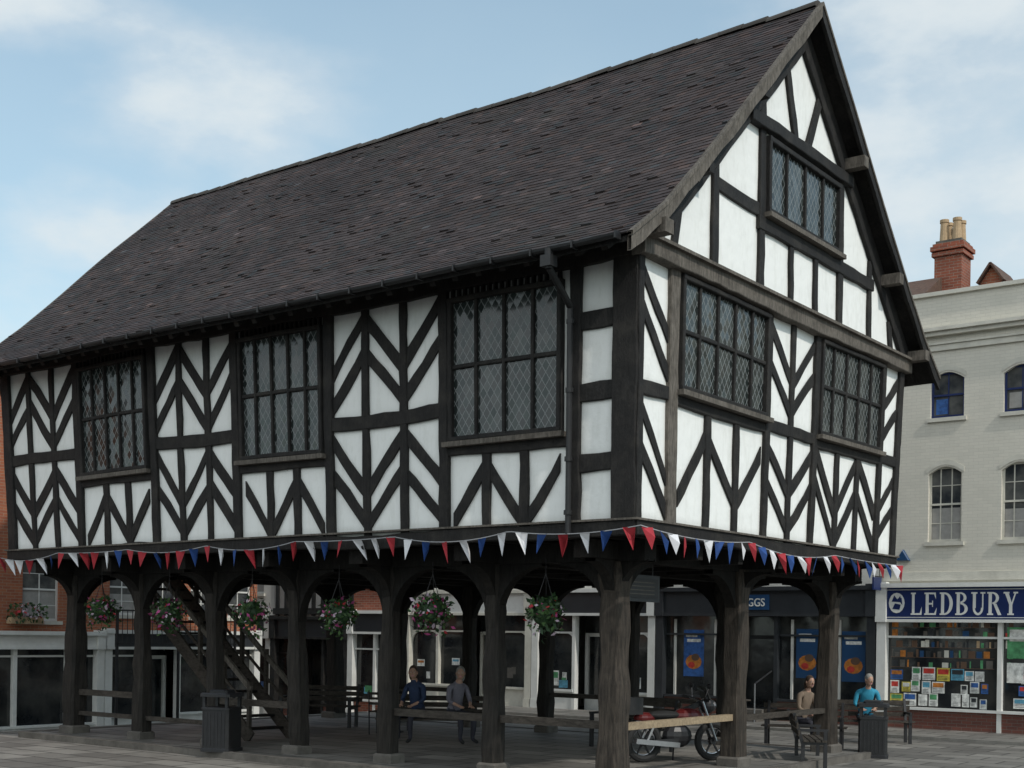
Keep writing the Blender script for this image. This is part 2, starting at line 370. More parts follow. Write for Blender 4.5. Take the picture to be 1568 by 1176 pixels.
def gable(mp):
    tm.timber(mp,-.05,3.50,WY+.05,3.50,.2,.077,'black')
    tm.fbox(mp,-.1,WY+.1,3.585,3.612,-.02,.107,'weather')
    tm.timber(mp,-.1,7.08,WY+.1,7.08,.24,.16,'weather')
    tm.fbox(mp,-.15,WY+.15,7.17,7.215,-.02,.22,'weather')
    posts=[(.02,.13,'black'),(.84,.22,'weather'),(3.54,.15,'black'),(5.18,.16,'black'),(7.86,.16,'black'),(WY-.08,.18,'black')]
    for h,w,m in posts: tm.timber(mp,h,3.45,h,7.05,w,.06,m)
    tm.timber(mp,0,5.30,.86,5.30,.18,.05,'black'); tm.timber(mp,3.5,5.30,5.2,5.30,.18,.05,'black'); tm.timber(mp,7.86,5.30,WY,5.3,.17,.05,'black')
    for a,b in ((.97,3.46),(5.27,7.77)):
        window(mp,a,b,5.38,6.93,5,2)
        tm.timber(mp,a-.05,5.24,b+.05,5.24,.14,.052,'black')
    chev(mp,.08,.73,5.4,6.96,-1,2,.85,.22); chev(mp,.08,.73,3.6,5.2,-1,2,.85,.22)
    for q,(z0,z1,n) in enumerate(((5.4,6.96,2),(3.6,5.2,2))):
        for i in range(2):
            a=3.62+.77*i; chev(mp,a,a+.73,z0,z1,-1 if i==0 else 1,n,.72,.21)
    tm.timber(mp,4.36,3.5,4.36,7.0,.14,.044,'black')
    chev(mp,7.95,WY-.2,5.4,6.96,1,2,.5,.2); chev(mp,7.95,WY-.2,3.6,5.2,1,2,.5,.2)
    for a,b,s0 in ((.97,3.46,1),(5.27,7.77,-1)):
        w=(b-a)/3
        for i in range(3):
            if i: tm.timber(mp,a+w*i,3.5,a+w*i,5.2,.15,.045,'black')
            s=s0 if i%2==0 else -s0
            chev(mp,a+w*i+.05,a+w*(i+1)-.05,3.6,5.2,s,2 if b>5 else 1,.85,.24)
gable(gab); gable(gabfar)
tm.done(); gl.done()

RY=4.54
gp=MB('gable_plaster',['plaster'],hall)
gt=MB('gable_timbers',['black','weather'],hall)
gg=MB('gable_window_glazing',['lead'],hall)
GT=tm; tm=gt; GL=gl; gl=gg
for mp in (lambda h,z,d:(.07+d,h,z), lambda h,z,d:(-LX*1.028-.07-d,h,z)):
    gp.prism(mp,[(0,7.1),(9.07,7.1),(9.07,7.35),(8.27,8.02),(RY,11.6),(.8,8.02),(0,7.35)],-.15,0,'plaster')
    for sg in (-1,1):
        tm.timber(mp,RY+sg*4.45,7.22,RY+sg*.0,11.42,.34,.07,'black')
    for h,z1,w in ((1.82,8.75,.18),(3.22,10.05,.18),(4.24,8.15,.13),(5.12,8.15,.13),(6.05,9.95,.18),(7.30,8.6,.14)):
        tm.timber(mp,h,7.2,h,z1,w,.05,'black')
    tm.timber(mp,1.9,8.42,3.2,8.38,.2,.04,'black')
    tm.timber(mp,3.1,8.20,7.4,8.20,.2,.065,'black')
    tm.timber(mp,2.75,9.66,6.35,9.66,.18,.12,'black')
    tm.timber(mp,4.35,9.75,3.95,10.9,.16,.05,'black'); tm.timber(mp,4.75,9.75,5.2,10.7,.16,.05,'black')
    window(mp,3.34,5.94,8.38,9.52,4,1,.08)
    for y in (.75,8.3): tm.timber(mp,y,7.25,y+(.1 if y<4 else -.1),7.75,.15,.04,'black')
gp.done(); gt.done(); gg.done(); tm=GT; gl=GL

# ---- roof
prof=[(-.82,7.02),(0,7.58),(.8,8.28),(RY,11.86)]
cum=[0]
for i in range(3): cum.append(cum[-1]+math.dist(prof[i],prof[i+1]))
def pf(d):
    d=max(-.05,min(cum[-1],d))
    for i in range(3):
        if d<=cum[i+1] or i==2:
            t=(d-cum[i])/(cum[i+1]-cum[i]); a,b=prof[i],prof[i+1]
            return a[0]+(b[0]-a[0])*t,a[1]+(b[1]-a[1])*t
XA,XB=.36,-15.1
def sag(x,y): 
    return -.09*math.sin(math.pi*(XA-x)/(XA-XB))*(.4+.6*max(0,min(1,(y+.8)/5))) + .05*noise.noise(Vector((x*.4,y*.55,3.1))) - .10*max(0,(-x-10)/5)
rt=MB('roof_tiles',['tile'],hall)
gauge=.105
ncourse=int(cum[-1]/gauge)+1
for side in (0,1):
    for c in range(ncourse):
        d0=c*gauge; d1=min(cum[-1],d0+gauge+.035)
        x=XA
        first=True
        dj=U(-.006,.006)
        while x>XB:
            w=.165+U(-.006,.006)
            if first and c%2: w*=.5
            first=False; x1=max(XB,x-w)
            y0,z0=pf(d0-.006+dj+U(-.004,.004)); y1,z1=pf(d1)
            sl=math.atan2(z1-z0,y1-y0); nx,nz=-math.sin(sl),math.cos(sl)
            up=.014+U(-.002,.004)+(.016 if random.random()<.03 else 0)
            g=.80*U(.78,1.22)*(1+.4*noise.noise(Vector((x*.3,d0*.6,side*7))))*(1+.35*noise.noise(Vector((x*1.7,d0*2.2,9+side))))
            cc=random.random()
            base=(.056,.043,.042) if cc<.74 else ((.070,.048,.043) if cc<.88 else (.045,.044,.046))
            if random.random()<.012: g*=1.9
            rt.cur=(base[0]*g,base[1]*g,base[2]*g)
            vs=[]
            j0,j1=U(-.002,.002),U(-.002,.002)
            for xx,jj in ((x-.001,j0),(x1+.001,j1)):
                a=(xx,y0+nx*(up+jj),z0+nz*(up+jj)+sag(xx,y0)); b=(xx,y1+nx*.003,z1+nz*.003+sag(xx,y1)); e=(xx,y0+nx*(-.006),z0+nz*(-.006)+sag(xx,y0))
                vs+=[a,b,e]
            if side: vs=[(v[0],2*RY-v[1],v[2]) for v in vs]
            rt.add(vs,[(0,3,4,1),(2,5,3,0),(0,1,2),(3,5,4)],'tile'); x=x1
rt.done(recalc=False,colors=True)
rd=MB('ridge_tiles',['tile'],hall)
x=XA
while x>XB:
    x1=max(XB,x-.42); g=U(.7,1.2); rd.cur=(.070*g,.062*g,.055*g); zz=11.80+U(-.012,.012)
    n=8; vs=[]
    for xx,r in ((x-.004,.135),(x1,.122)):
        for i in range(n+1):
            t=math.pi*i/n; vs.append((xx,RY-r*math.cos(t)*1.1,zz+sag(xx,RY)+r*math.sin(t)*.9-.02))
    fs=[(i,i+1,n+2+i,n+1+i) for i in range(n)]+[tuple(range(n+1)),tuple(range(n+1,2*n+2))]
    rd.add(vs,fs,'tile'); x=x1
rd.done(colors=True)
ru=MB('roof_structure',['black','weather'],hall)
K=14
for side in (0,1):
    vs=[];fs=[]
    pts=[(prof[0][0]+.03,prof[0][1]),prof[1],prof[2],prof[3]]
    for i in range(K+1):
        x=XA-.03-(XA-XB-.06)*i/K
        for (y,z) in pts: vs.append((x,y if not side else 2*RY-y,z-.03+sag(x,y)))
        for (y,z) in pts: vs.append((x,y if not side else 2*RY-y,z-.10+sag(x,y)))
    for i in range(K):
        for j in range(3):
            a=i*8+j; fs+=[(a,a+1,a+9,a+8),(a+4,a+5,a+13,a+12)]
        fs.append((i*8,i*8+4,i*8+12,i*8+8))
    for i in (0,K):
        for j in range(3): fs.append((i*8+j,i*8+j+1,i*8+j+5,i*8+j+4))
    ru.add(vs,fs,'black')
    f=(lambda y:y) if not side else (lambda y:2*RY-y)
    for i in range(36):
        x=-.05-i*.4
        ru.beam((x,f(-.72),6.95+sag(x,0)),(x,f(.3),7.66+sag(x,0)),.1,.13,'black')
    for xb in (XA,XB):
        for i in range(3):
            a,b=prof[i],prof[i+1]; nseg=3 if i<2 else 12
            for q in range(nseg):
                t0,t1=q/nseg,(q+1)/nseg
                A=[a[0]+(b[0]-a[0])*t0,a[1]+(b[1]-a[1])*t0]; B=[a[0]+(b[0]-a[0])*t1,a[1]+(b[1]-a[1])*t1]
                ax,bx=xb,xb
                wa=.23+.02*math.sin(i*7+q*1.9); wb=.23+.02*math.sin(i*7+(q+1)*1.9)
                P=[(ax,f(A[0]),A[1]+sag(xb,A[0])-.005),(bx,f(B[0]),B[1]+sag(xb,B[0])-.005),(bx,f(B[0]),B[1]-wb+sag(xb,B[0])),(ax,f(A[0]),A[1]-wa+sag(xb,A[0]))]
                off=.055 if xb>0 else -.055
                Q=[(p[0]+off,p[1],p[2]) for p in P]
                ru.add(P+Q,[(0,1,2,3),(4,5,6,7),(0,1,5,4),(2,3,7,6)],'weather' if not side else 'black')
                o2=off*1.35
                P2=[(ax,f(A[0]),A[1]+sag(xb,A[0])+.012),(bx,f(B[0]),B[1]+sag(xb,B[0])+.012),(bx,f(B[0]),B[1]-.045+sag(xb,B[0])),(ax,f(A[0]),A[1]-.045+sag(xb,A[0]))]
                Q2=[(p[0]+o2,p[1],p[2]) for p in P2]
                ru.add(P2+Q2,[(0,1,2,3),(4,5,6,7),(0,1,5,4),(2,3,7,6)],'weather')
    for dt in (1.65,3.25):
        zz=11.86-.965*dt-.36
        if side: ru.box(-.1,.47,f(RY-dt)-.09,f(RY-dt)+.09,zz-.09,zz+.09,'weather')
        else: ru.box(-.1,.34,f(RY-dt)-.07,f(RY-dt)+.07,zz-.02,zz+.12,'black')
        ru.box(XB-.05,-14,f(RY-dt)-.1,f(RY-dt)+.1,zz-.1,zz+.1,'black')
    ru.box(-.1,.47,f(-.02)-.1,f(-.02)+.1,7.18,7.36,'weather')
    ru.box(-14.3,0.05,min(f(0),f(.1)),max(f(0),f(.1)),7.1,7.5,'black')
ru.done()
gu=MB('gutter_and_downpipe',['gutter'],hall)
seg=24
for i in range(seg):
    xa=XA-.1-(XA-XB-.2)*i/seg; xb=XA-.1-(XA-XB-.2)*(i+1)/seg; n=6; vs=[]
    for xx in (xa,xb):
        for r in (.055,.042):
            for k in range(n+1):
                t=math.pi*k/n; vs.append((xx,-.89-r*math.cos(t),7.01+sag(xx,-.8)-r*math.sin(t)))
    m_=2*(n+1)
    fs=[(k,k+1,m_+k+1,m_+k) for k in range(n)]+[(n+1+k,n+2+k,m_+n+2+k,m_+n+1+k) for k in range(n)]
    gu.add(vs,fs,'gutter')
    gu.box(xa-.012,xa+.012,-.955,-.82,6.94+sag(xa,-.8),7.03+sag(xa,-.8),'gutter')
gu.cyl((-.75,-.9,6.97),(-.75,-.9,6.72),.06,.05,'gutter'); gu.cyl((-.75,-.9,6.74),(-.93,-.16,6.42),.045,.045,'gutter'); gu.cyl((-.93,-.16,6.45),(-.93,-.14,3.45),.04,.04,'gutter')
gu.box(-.83,-.67,-.98,-.83,6.74,6.88,'gutter')
for z in (6.2,5.3,4.4,3.7): gu.cyl((-.93,-.15,z),(-.93,-.15,z+.06),.055,.055,'gutter')
gu.done()

# ---- undercroft
uc=MB('posts_and_braces',['post','under','stone','cpost'],hall)
PX=[-.86-2.07*i for i in range(7)]
def post(x,y,w,z0=.1,z1=3.2,m='post'):
    k=12; vs=[]; fs=[]
    lx,ly=U(-.08,.08),U(-.06,.06); ph=U(0,6)
    for i in range(k+1):
        t=i/k; a=w/2*(1.10-.14*t)+U(-.014,.014)+(.03 if i==k-1 else 0); c=.045
        cx,cy=x+lx*(t-.5)+.02*math.sin(ph+t*3),y+ly*(t-.5)
        for (p,q) in ((-a+c,-a),(a-c,-a),(a,-a+c),(a,a-c),(a-c,a),(-a+c,a),(-a,a-c),(-a,-a+c)): vs.append((cx+p+U(-.008,.008),cy+q+U(-.008,.008),z0+.12+(z1-z0-.12)*t))
    for i in range(k):
        for j in range(8): fs.append((i*8+j,i*8+(j+1)%8,(i+1)*8+(j+1)%8,(i+1)*8+j))
    fs+= [tuple(range(8)),tuple(range(k*8,k*8+8))]
    uc.add(vs,fs,m)
    s=w/2+.06
    uc.prism(lambda a,b,d:(x+a,y+b,d),[(-s,-s+.03),(-s+.03,-s),(s-.03,-s),(s,-s+.03),(s,s-.03),(s-.03,s),(-s+.03,s),(-s,s-.03)],.02,z0+.15,'stone',.03)
def abrace(x,y,dx,dy,R=.8,H=.85,zt=3.16,th=.17):
    w0=.1
    mp=lambda a,z,d:(x+dx*a-dy*d,y+dy*a+dx*d,z)
    R*=U(.93,1.06); H*=U(.9,1.1)
    arc=[]
    n=8
    for i in range(n+1):
        t=math.pi/2*i/n
        arc.append((w0+R*(1-math.cos(t)), (zt-H)+H*math.sin(t)*.93))
    for i in range(n):
        a,b=arc[i],arc[i+1]
        q=[a,b,(b[0],zt),(a[0],zt)]
        vs=[mp(p[0],p[1],d) for d in (-th/2,th/2) for p in q]
        uc.add(vs,[(0,1,2,3),(4,5,6,7),(0,1,5,4)],'under')
for y in (.9,7.95):
    for i,x in enumerate(PX):
        post(x,y,.32 if i in(0,6) else .26,m='cpost' if (i==0) else 'post')
        if i<6: abrace(x,y,-1,0)
        if i>0: abrace(x,y,1,0)
        if i in (0,6): abrace(x,y,0,1 if y<4 else -1)
        abrace(x,y,0,-1 if y<4 else 1,.55,.6)
    uc.box(-13.9,-.3,y-.15,y+.15,3.14,3.42,'under')
for x in (PX[0],PX[6]):
    post(x,4.42,.30,m='cpost' if x>-2 else 'post'); abrace(x,4.42,0,1); abrace(x,4.42,0,-1); abrace(x,4.42,1 if x>-2 else -1,0,.5,.6)
for x in (PX[0],PX[6]):
    for y in (.9,7.95): abrace(x,y,1 if x>-2 else -1,0,.5,.6)
for x in PX: uc.box(x-.14,x+.14,.1,8.6,3.16,3.40,'under')
for i in range(33):
    x=-.15-i*.43; uc.box(x-.06,x+.06,.02,WY-.02,3.405+U(0,.01),3.52,'under')
for y in (1.9,3.1,4.42,5.6,6.8): uc.box(-13.9,-.1,y-.07,y+.07,3.2,3.41,'under')
uc.box(-LX+.02,-.02,.02,WY-.02,3.50,3.54,'under')
uc.done()
fl=MB('raised_floor',['paving','kerb'],hall)
fl.box(-13.9,-.3,.3,8.5,-.02,.10,'paving')
for a in ((-14.02,-.18,.16,.296),(-14.02,-.18,8.504,8.64)): fl.box(a[0],a[1],a[2],a[3],-.02,.114,'stone')
for a in ((-14.02,-13.904,.3,8.5),(-.296,-.18,.3,8.5)): fl.box(a[0],a[1],a[2],a[3],-.02,.114,'stone')
fl.done()
ra=MB('timber_rails',['pine','rail'],hall)
ra.box(PX[0]-.05,PX[0]+.06,1.05,4.28,.82,.92,'pine')
ra.box(PX[0]-.04,PX[0]+.05,4.58,7.8,.80,.89,'rail')
for i in (0,1,3,5): ra.box(PX[i+1]+.12,PX[i]-.12,.86,.95,.84,.95,'rail')
for i in (4,5): ra.box(PX[i+1]+.12,PX[i]-.12,.87,.94,.45,.53,'rail')
for i in (1,2,4): ra.box(PX[i+1]+.12,PX[i]-.12,7.9,7.98,.84,.93,'rail')
ra.done()
st=MB('staircase',['rail','under'],hall)
n=15
for i in range(n):
    x=-9.6-i*.25; z=.1+(i+1)*.22; st.box(x-.27,x,2.0,2.95,z-.04,z,'under')
for y in (1.96,2.99):
    st.beam((-9.4,y,.15),(-13.4,y,3.5),.05,.26,'rail')
    st.beam((-9.4,y,1.05),(-12.3,y,3.35),.06,.09,'weather')
    st.beam((-9.4,y,.65),(-12.6,y,3.15),.03,.05,'rail')
    for k in range(5):
        x=-9.45-k*.7; z=.15+(x+9.4)*-.8375; st.beam((x,y,z),(x,y,z+1.0),.07,.07,'rail',up=(0,1,0))
st.done()
nb=MB('notice_board',['darkshop','metal'],None)
nb.box(-1.02,-.96,1.25,2.25,2.62,3.0,'darkshop'); nb.box(-.958,-.945,1.32,2.18,2.67,2.95,'metal')
for q in range(4): nb.box(-.944,-.941,1.42,2.08,2.72+.055*q,2.735+.055*q,'stone')
for y in (1.4,2.1): nb.cyl((-.99,y,3.0),(-.99,y,3.2),.008,.008,'metal',6)
nb.done()

# ------------------------------------------------------------------ bunting
bn=MB('bunting',['f_red','f_white','f_blue','cord'],None)
def run(p0,p1,n,fix):
    p0,p1=Vector(p0),Vector(p1); cols=['f_red','f_blue','f_white']; prev=None
    dr=(p1-p0).normalized()
    out=Vector((dr.y,-dr.x,0))
    for i in range(n*4+1):
        t=i/(n*4); ph=(t*fix)%1; p=p0.lerp(p1,t)-Vector((0,0,.10*4*ph*(1-ph)*(.7+.5*math.sin(int(t*fix)*2.3))))
        if prev is not None: bn.beam(prev,p,.008,.012,'cord')
        if i%4==2:
            h=.29*U(.88,1.08); w=.083
            sw=U(-.11,.11); o=U(-.05,.13); tw=U(-.6,.6)
            d2=(dr*math.cos(tw)+out*math.sin(tw))
            a=p-d2*w; b=p+d2*w; c=p+Vector((0,0,-h))+dr*sw+out*o; mid=p+Vector((0,0,-h*.45))+dr*sw*.4+out*(o+.03)
            bn.add([a,b,c,mid],[(0,3,2),(3,1,2),(0,1,3)],cols[random.randrange(3) if random.random()<.2 else (i//4)%3])
        prev=p
run((.2,-.17,3.52),(-14.4,-.17,3.50),43,7)
run((.2,-.17,3.52),(.2,8.75,3.46),28,3)
bn.done(recalc=False)

# ------------------------------------------------------------------ hanging baskets
def leafball(mb,c,r,n,mats,weights,zs=.75,size=.045,trail=.3):
    c=Vector(c)
    for i in range(n):
        d=Vector((random.gauss(0,1),random.gauss(0,1),random.gauss(0,1))).normalized()
        rr=r*(.55+.5*random.random())*(1+.35*noise.noise(d*2.3+c))
        p=c+Vector((d.x*rr,d.y*rr,d.z*rr*zs))
        if random.random()<trail: p.z-=U(0,r*.9)
        a=Vector((U(-1,1),U(-1,1),U(-1,1))).normalized(); b=a.cross(d)
        if b.length<.1: continue
        b.normalize(); a=(d*.6+a).normalized(); s=size*U(.6,1.3)
        mb.add([p-a*s,p+b*s*.55,p+a*s,p-b*s*.55],[(0,1,2,3)],random.choices(mats,weights)[0])
def basket(x,y,z):
    b=MB('hanging_flower_basket',['leaf','metal'],None)
    b.ell((x,y,z),(.2,.2,.2),'leaf2',12,8)
    leafball(b,(x,y,z+.03),U(.27,.33),int(U(550,680)),['leaf','leaf2','pink','petalw','petalr'],[5,7,U(1.2,2.2),.7,.4])
    for k in range(3):
        t=k*2.1; b.cyl((x+.17*math.cos(t),y+.17*math.sin(t),z+.05),(x,y,z+.55),.006,.006,'metal',5)
    b.cyl((x,y,z+.5),(x,y,3.2),.007,.007,'metal',5)
    b.done(recalc=False)
for i in range(6): basket((PX[i]+PX[i+1])/2+U(-.08,.08),.75,2.45+U(-.04,.04))

# ------------------------------------------------------------------ buildings
def wallholes(mb,mp,h0,h1,z0,z1,holes,m,rev=.13):
    hs=sorted(set([h0,h1]+[v for o in holes for v in (o[0],o[1])])); zs=sorted(set([z0,z1]+[v for o in holes for v in (o[2],o[3])]))
    for i in range(len(hs)-1):
        for j in range(len(zs)-1):
            ch,cz=(hs[i]+hs[i+1])/2,(zs[j]+zs[j+1])/2
            if any(o[0]<ch<o[1] and o[2]<cz<o[3] for o in holes): continue
            mb.add([mp(hs[i],zs[j],0),mp(hs[i+1],zs[j],0),mp(hs[i+1],zs[j+1],0),mp(hs[i],zs[j+1],0)],[(0,1,2,3)],m)
    for o in holes:
        a,b,c,d=o
        for q in ([(a,c),(b,c)],[(b,c),(b,d)],[(b,d),(a,d)],[(a,d),(a,c)]):
            mb.add([mp(q[0][0],q[0][1],0),mp(q[1][0],q[1][1],0),mp(q[1][0],q[1][1],-rev),mp(q[0][0],q[0][1],-rev)],[(0,1,2,3)],m)
def sash(mb,mp,a,b,c,d,frame='white',cols=2,rows=4,glass='sash',rev=.13,sill='creamtrim',cur=False):
    mb.add([mp(a,c,-rev+.02),mp(b,c,-rev+.02),mp(b,d,-rev+.02),mp(a,d,-rev+.02)],[(0,1,2,3)],glass)
    if cur:
        mb.fbox(mp,a+.06,b-.06,c+.05,(c+d)/2+U(-.2,.2),-rev+.022,-rev+.026,'curtain')
    f=.05
    for x0,x1,y0,y1,dd in ((a,a+f,c,d,.05),(b-f,b,c,d,.05),(a+f,b-f,c,c+f*1.3,.048),(a+f,b-f,d-f,d,.048),(a+f,b-f,(c+d)/2-.02,(c+d)/2+.025,.055)):
        mb.fbox(mp,x0,x1,y0,y1,-rev+.0,-rev+dd,frame)
    for i in range(1,cols): h=a+(b-a)*i/cols; mb.fbox(mp,h-.012,h+.012,c+f,d-f,-rev+.0,-rev+.04,frame)
    for i in range(1,rows):
        if i*2==rows: continue
        z=c+(d-c)*i/rows; mb.fbox(mp,a+f,b-f,z-.01,z+.01,-rev+.0,-rev+.038,frame)
    mb.fbox(mp,a-.07,b+.07,c-.09,c-.0,-.05,.06,sill)
def shopfront(mb,mp,h0,h1,fm='white',sign='darkshop',zf=2.66,zt=3.35,panes=(),door=None,stall='dkbrick',posters=0,glass='glass',arch=False,zs=.55,pcols=None):
    mb.fbox(mp,h0+.02,h1-.02,zf,zt,-.1,.16,sign)
    mb.fbox(mp,h0,h1,zt,zt+.10,-.1,.26,fm); mb.fbox(mp,h0,h1,zf-.07,zf,-.1,.19,fm)
    zd=min(2.2,zf-.15)
    for h in (h0+.0,h1-.22): 
        mb.fbox(mp,h,h+.22,.0,zf-.07,-.1,.17,fm); mb.fbox(mp,h-.02,h+.24,.0,.3,-.1,.2,fm); mb.fbox(mp,h-.02,h+.24,zf-.07,zt+.14,-.1,.23,fm)
    xs=[h0+.22]+list(panes)+[h1-.22]
    for h in panes: mb.fbox(mp,h-.05,h+.05,.0,zf-.07,-.1,.09,fm)
    for i in range(len(xs)-1):
        a,b=xs[i],xs[i+1]
        if door is not None and i==door:
            mb.fbox(mp,a,b,.0,zf-.07,-.6,-.5,glass); mb.fbox(mp,a+.05,a+.15,0,zd,-.5,-.42,fm); mb.fbox(mp,b-.15,b-.05,0,zd,-.5,-.42,fm); mb.fbox(mp,a+.15,b-.15,zd-.1,zd,-.5,-.43,fm); mb.fbox(mp,a+.15,b-.15,0,.35,-.5,-.43,fm)
            continue
        mb.fbox(mp,a,b,.0,zs,-.1,.06,stall); mb.fbox(mp,a,b,zs,zs+.06,-.1,.12,fm)
        mb.fbox(mp,a,b,zs+.06,zf-.07,-.14,-.04,glass)
        mb.fbox(mp,a,b,zd-.02,zd+.03,-.1,.03,fm)
        if arch:
            k=8
            for s in (0,1):
                for q in range(k):
                    t0,t1=q/k,(q+1)/k; R=.35
                    X=lambda t:(a+.0+R*(1-math.cos(t*math.pi/2))) if s==0 else (b-R*(1-math.cos(t*math.pi/2)))
                    Z=lambda t:zd-R+R*math.sin(t*math.pi/2)
                    mb.prism(mp,[(X(t0),Z(t0)),(X(t1),Z(t1)),(X(t1),zd),(X(t0),zd)],-.06,.02,fm)
        for q in range(posters):
            w,h=random.choice([(.21,.3),(.3,.42),(.3,.21),(.15,.21)]); x=U(a+.1,max(a+.12,b-.1-w)); z=U(zs+.1,zs+.1+.9*random.random()**.7); k=random.choice(pcols or ['p_white','p_white','p_white','p_white','p_yellow','p_blue','p_cyan','p_green'])
            e=.001*q+.003
            mb.fbox(mp,x,x+w,z,z+h,-.041,-.04+e,k)
            if k=='p_white' and w>.2: mb.fbox(mp,x+.03,x+w-.03,z+h*.5,z+h-.04,-.041,-.04+e+.0015,random.choice(['p_blue','p_cyan','p_red','p_green','darkshop','p_orange']))

def body(mb,mp,h0,h1,zt,depth,m,roof='slate',rh=2.5):
    for a in (h0,h1):
        mb.add([mp(a,0,0),mp(a,0,-depth),mp(a,zt,-depth),mp(a,zt,0)],[(0,1,2,3)],m)
    mb.add([mp(h0,0,-depth),mp(h1,0,-depth),mp(h1,zt,-depth),mp(h0,zt,-depth)],[(0,1,2,3)],m)
    if rh>0:
        mb.add([mp(h0,zt,.2),mp(h1,zt,.2),mp(h1,zt+rh,-depth/2),mp(h0,zt+rh,-depth/2),mp(h0,zt,-depth),mp(h1,zt,-depth)],[(0,1,2,3),(3,2,5,4),(0,3,4),(1,2,5),(0,1,5,4)],roof)
        mb.fbox(mp,h0,h1,zt-.12,zt-.02,-.0,.15,'gutter')

YP=16.0
pm=lambda h,z,d:(h,YP-d,z)
cb=empty('painted_brick_shop_building')
w=MB('walls',['cream','creamtrim','white','sash','curtain'],cb)
wx=[-1.94+1.67*i for i in range(7)]
holes=[(x,x+.78,7.30,8.36) for x in wx]+[(x-.02,x+.76,4.42,6.17) for x in wx]
wallholes(w,pm,-3.1,9.4,3.4,10.15,holes,'cream')
for i,x in enumerate(wx):
    sash(w,pm,x,x+.78,7.30,8.36,'navy',2,2,sill='creamtrim',cur=False)
    w.fbox(pm,x+.1,x+.4,7.40,7.75,-.109,-.104,'p_blue' if i==0 else 'curtain')
    sash(w,pm,x-.02,x+.76,4.42,6.17,'creamtrim',3,4,cur=True)
    for (a,b,z) in ((x,x+.78,8.36),(x-.02,x+.76,6.17)):
        k=10
        for q in range(k):
            t0,t1=q/k,(q+1)/k; Z=lambda t:z-.17+.168*math.sin(math.pi*t)
            w.prism(pm,[(a+(b-a)*t0,Z(t0)),(a+(b-a)*t1,Z(t1)),(a+(b-a)*t1,z),(a+(b-a)*t0,z)],-.12,-.004,'cream')
            O=lambda t:(a-.05+(b-a+.1)*t, z-.15+.19*math.sin(math.pi*t))
            p0,p1=O(t0),O(t1)
            w.prism(pm,[p0,p1,(p1[0],p1[1]+.12),(p0[0],p0[1]+.12)],-.01,.014,'creamtrim')
body(w,pm,-3.1,9.4,10.15,9,'cream',rh=0)
for z0,z1,d in ((10.15,10.24,.08),(9.30,9.38,.22),(9.20,9.30,.14),(9.0,9.04,.10),(8.86,9.0,.06)): w.fbox(pm,-3.12-d*.5,9.4,z0,z1,-.25,d,'creamtrim')
w.box(-3.1,9.4,YP+.25,YP+9,9.5,9.6,'slate')
w.fbox(pm,-3.0,9.3,3.52,3.72,-.01,.05,'creamtrim')
w.done()
s=MB('shopfront',['white','navy'],cb)
shopfront(s,pm,-3.1,9.4,'white','navy',2.62,3.36,(-.25,1.9,3.2,5.4),door=2,stall='dkbrick',posters=0,zs=.5)
for r in range(5):
    z=1.5+.235*r
    s.fbox(pm,-2.82,-.4,z-.012,z,-.041,-.037,'brown')
    x=-2.8
    while x<1.7:
        ww=U(.03,.16); hh=U(.1,.19)
        if not (x<-.17 and x+ww>-.33) and random.random()<.75:
            s.fbox(pm,x,x+ww,z,z+hh,-.041,-.0385+.0004*random.random(),random.choice(['p_red','brown','terr','p_orange','stone','darkshop','brown','p_green','creamtrim','blue2','brown','stone']))
        x+=ww+U(.005,.08)
for r in range(3):
    x=-2.82
    while x<1.6:
        ww=random.choice([.21,.21,.3,.16]); hh=random.choice([.3,.26,.34])
        if random.random()<.85 and not (x<-.15 and x+ww>-.35):
            k=random.choice(['p_white','p_white','p_white','p_yellow','p_cyan','p_blue','p_white','p_white'])
            zz=.60+.30*r+U(-.03,.03); e=U(.004,.007)
            s.fbox(pm,x,x+ww,zz,zz+hh*.88,-.041,-.04+e,k)
            s.fbox(pm,x+.025,x+ww-.025,zz+hh*.45,zz+hh*.8,-.041,-.04+e+.0015,random.choice(['p_blue','p_cyan','p_red','p_green','darkshop','p_orange','p_white']))
            for q in range(3): s.fbox(pm,x+.03,x+ww-.05,zz+.03+.033*q,zz+.04+.033*q,-.041,-.04+e+.0015,'darkshop')
        x+=ww+U(.01,.07)
for (a,b,c,d,k) in ((-.12,.5,1.75,2.45,'p_green'),(-.12,.25,1.2,1.65,'p_white'),(.3,.62,1.2,1.65,'p_yellow')):
    s.fbox(pm,a,b,c,d,-.041,-.029,k); s.fbox(pm,a+.05,b-.05,c+(d-c)*.55,d-.05,-.041,-.0275,'p_white')
s.done()
sg=empty('shop_name_sign')
def text(body,x,z,h,wid,y,mat,parent,name='lettering'):
    c=bpy.data.curves.new(name,'FONT'); c.body=body; c.extrude=.008; c.size=1
    o=bpy.data.objects.new(name,c); COL.objects.link(o); c.materials.append(M[mat]); bpy.context.view_layer.update()
    dm=o.dimensions; sx=wid/dm.x; sz=h/dm.y
    o.rotation_euler=(math.pi/2,0,0); o.scale=(sx,sz,1); o.location=(x,y,z); o.parent=parent; c.offset=.012
    return o
lt=MB('serif_lettering',['white'],sg)
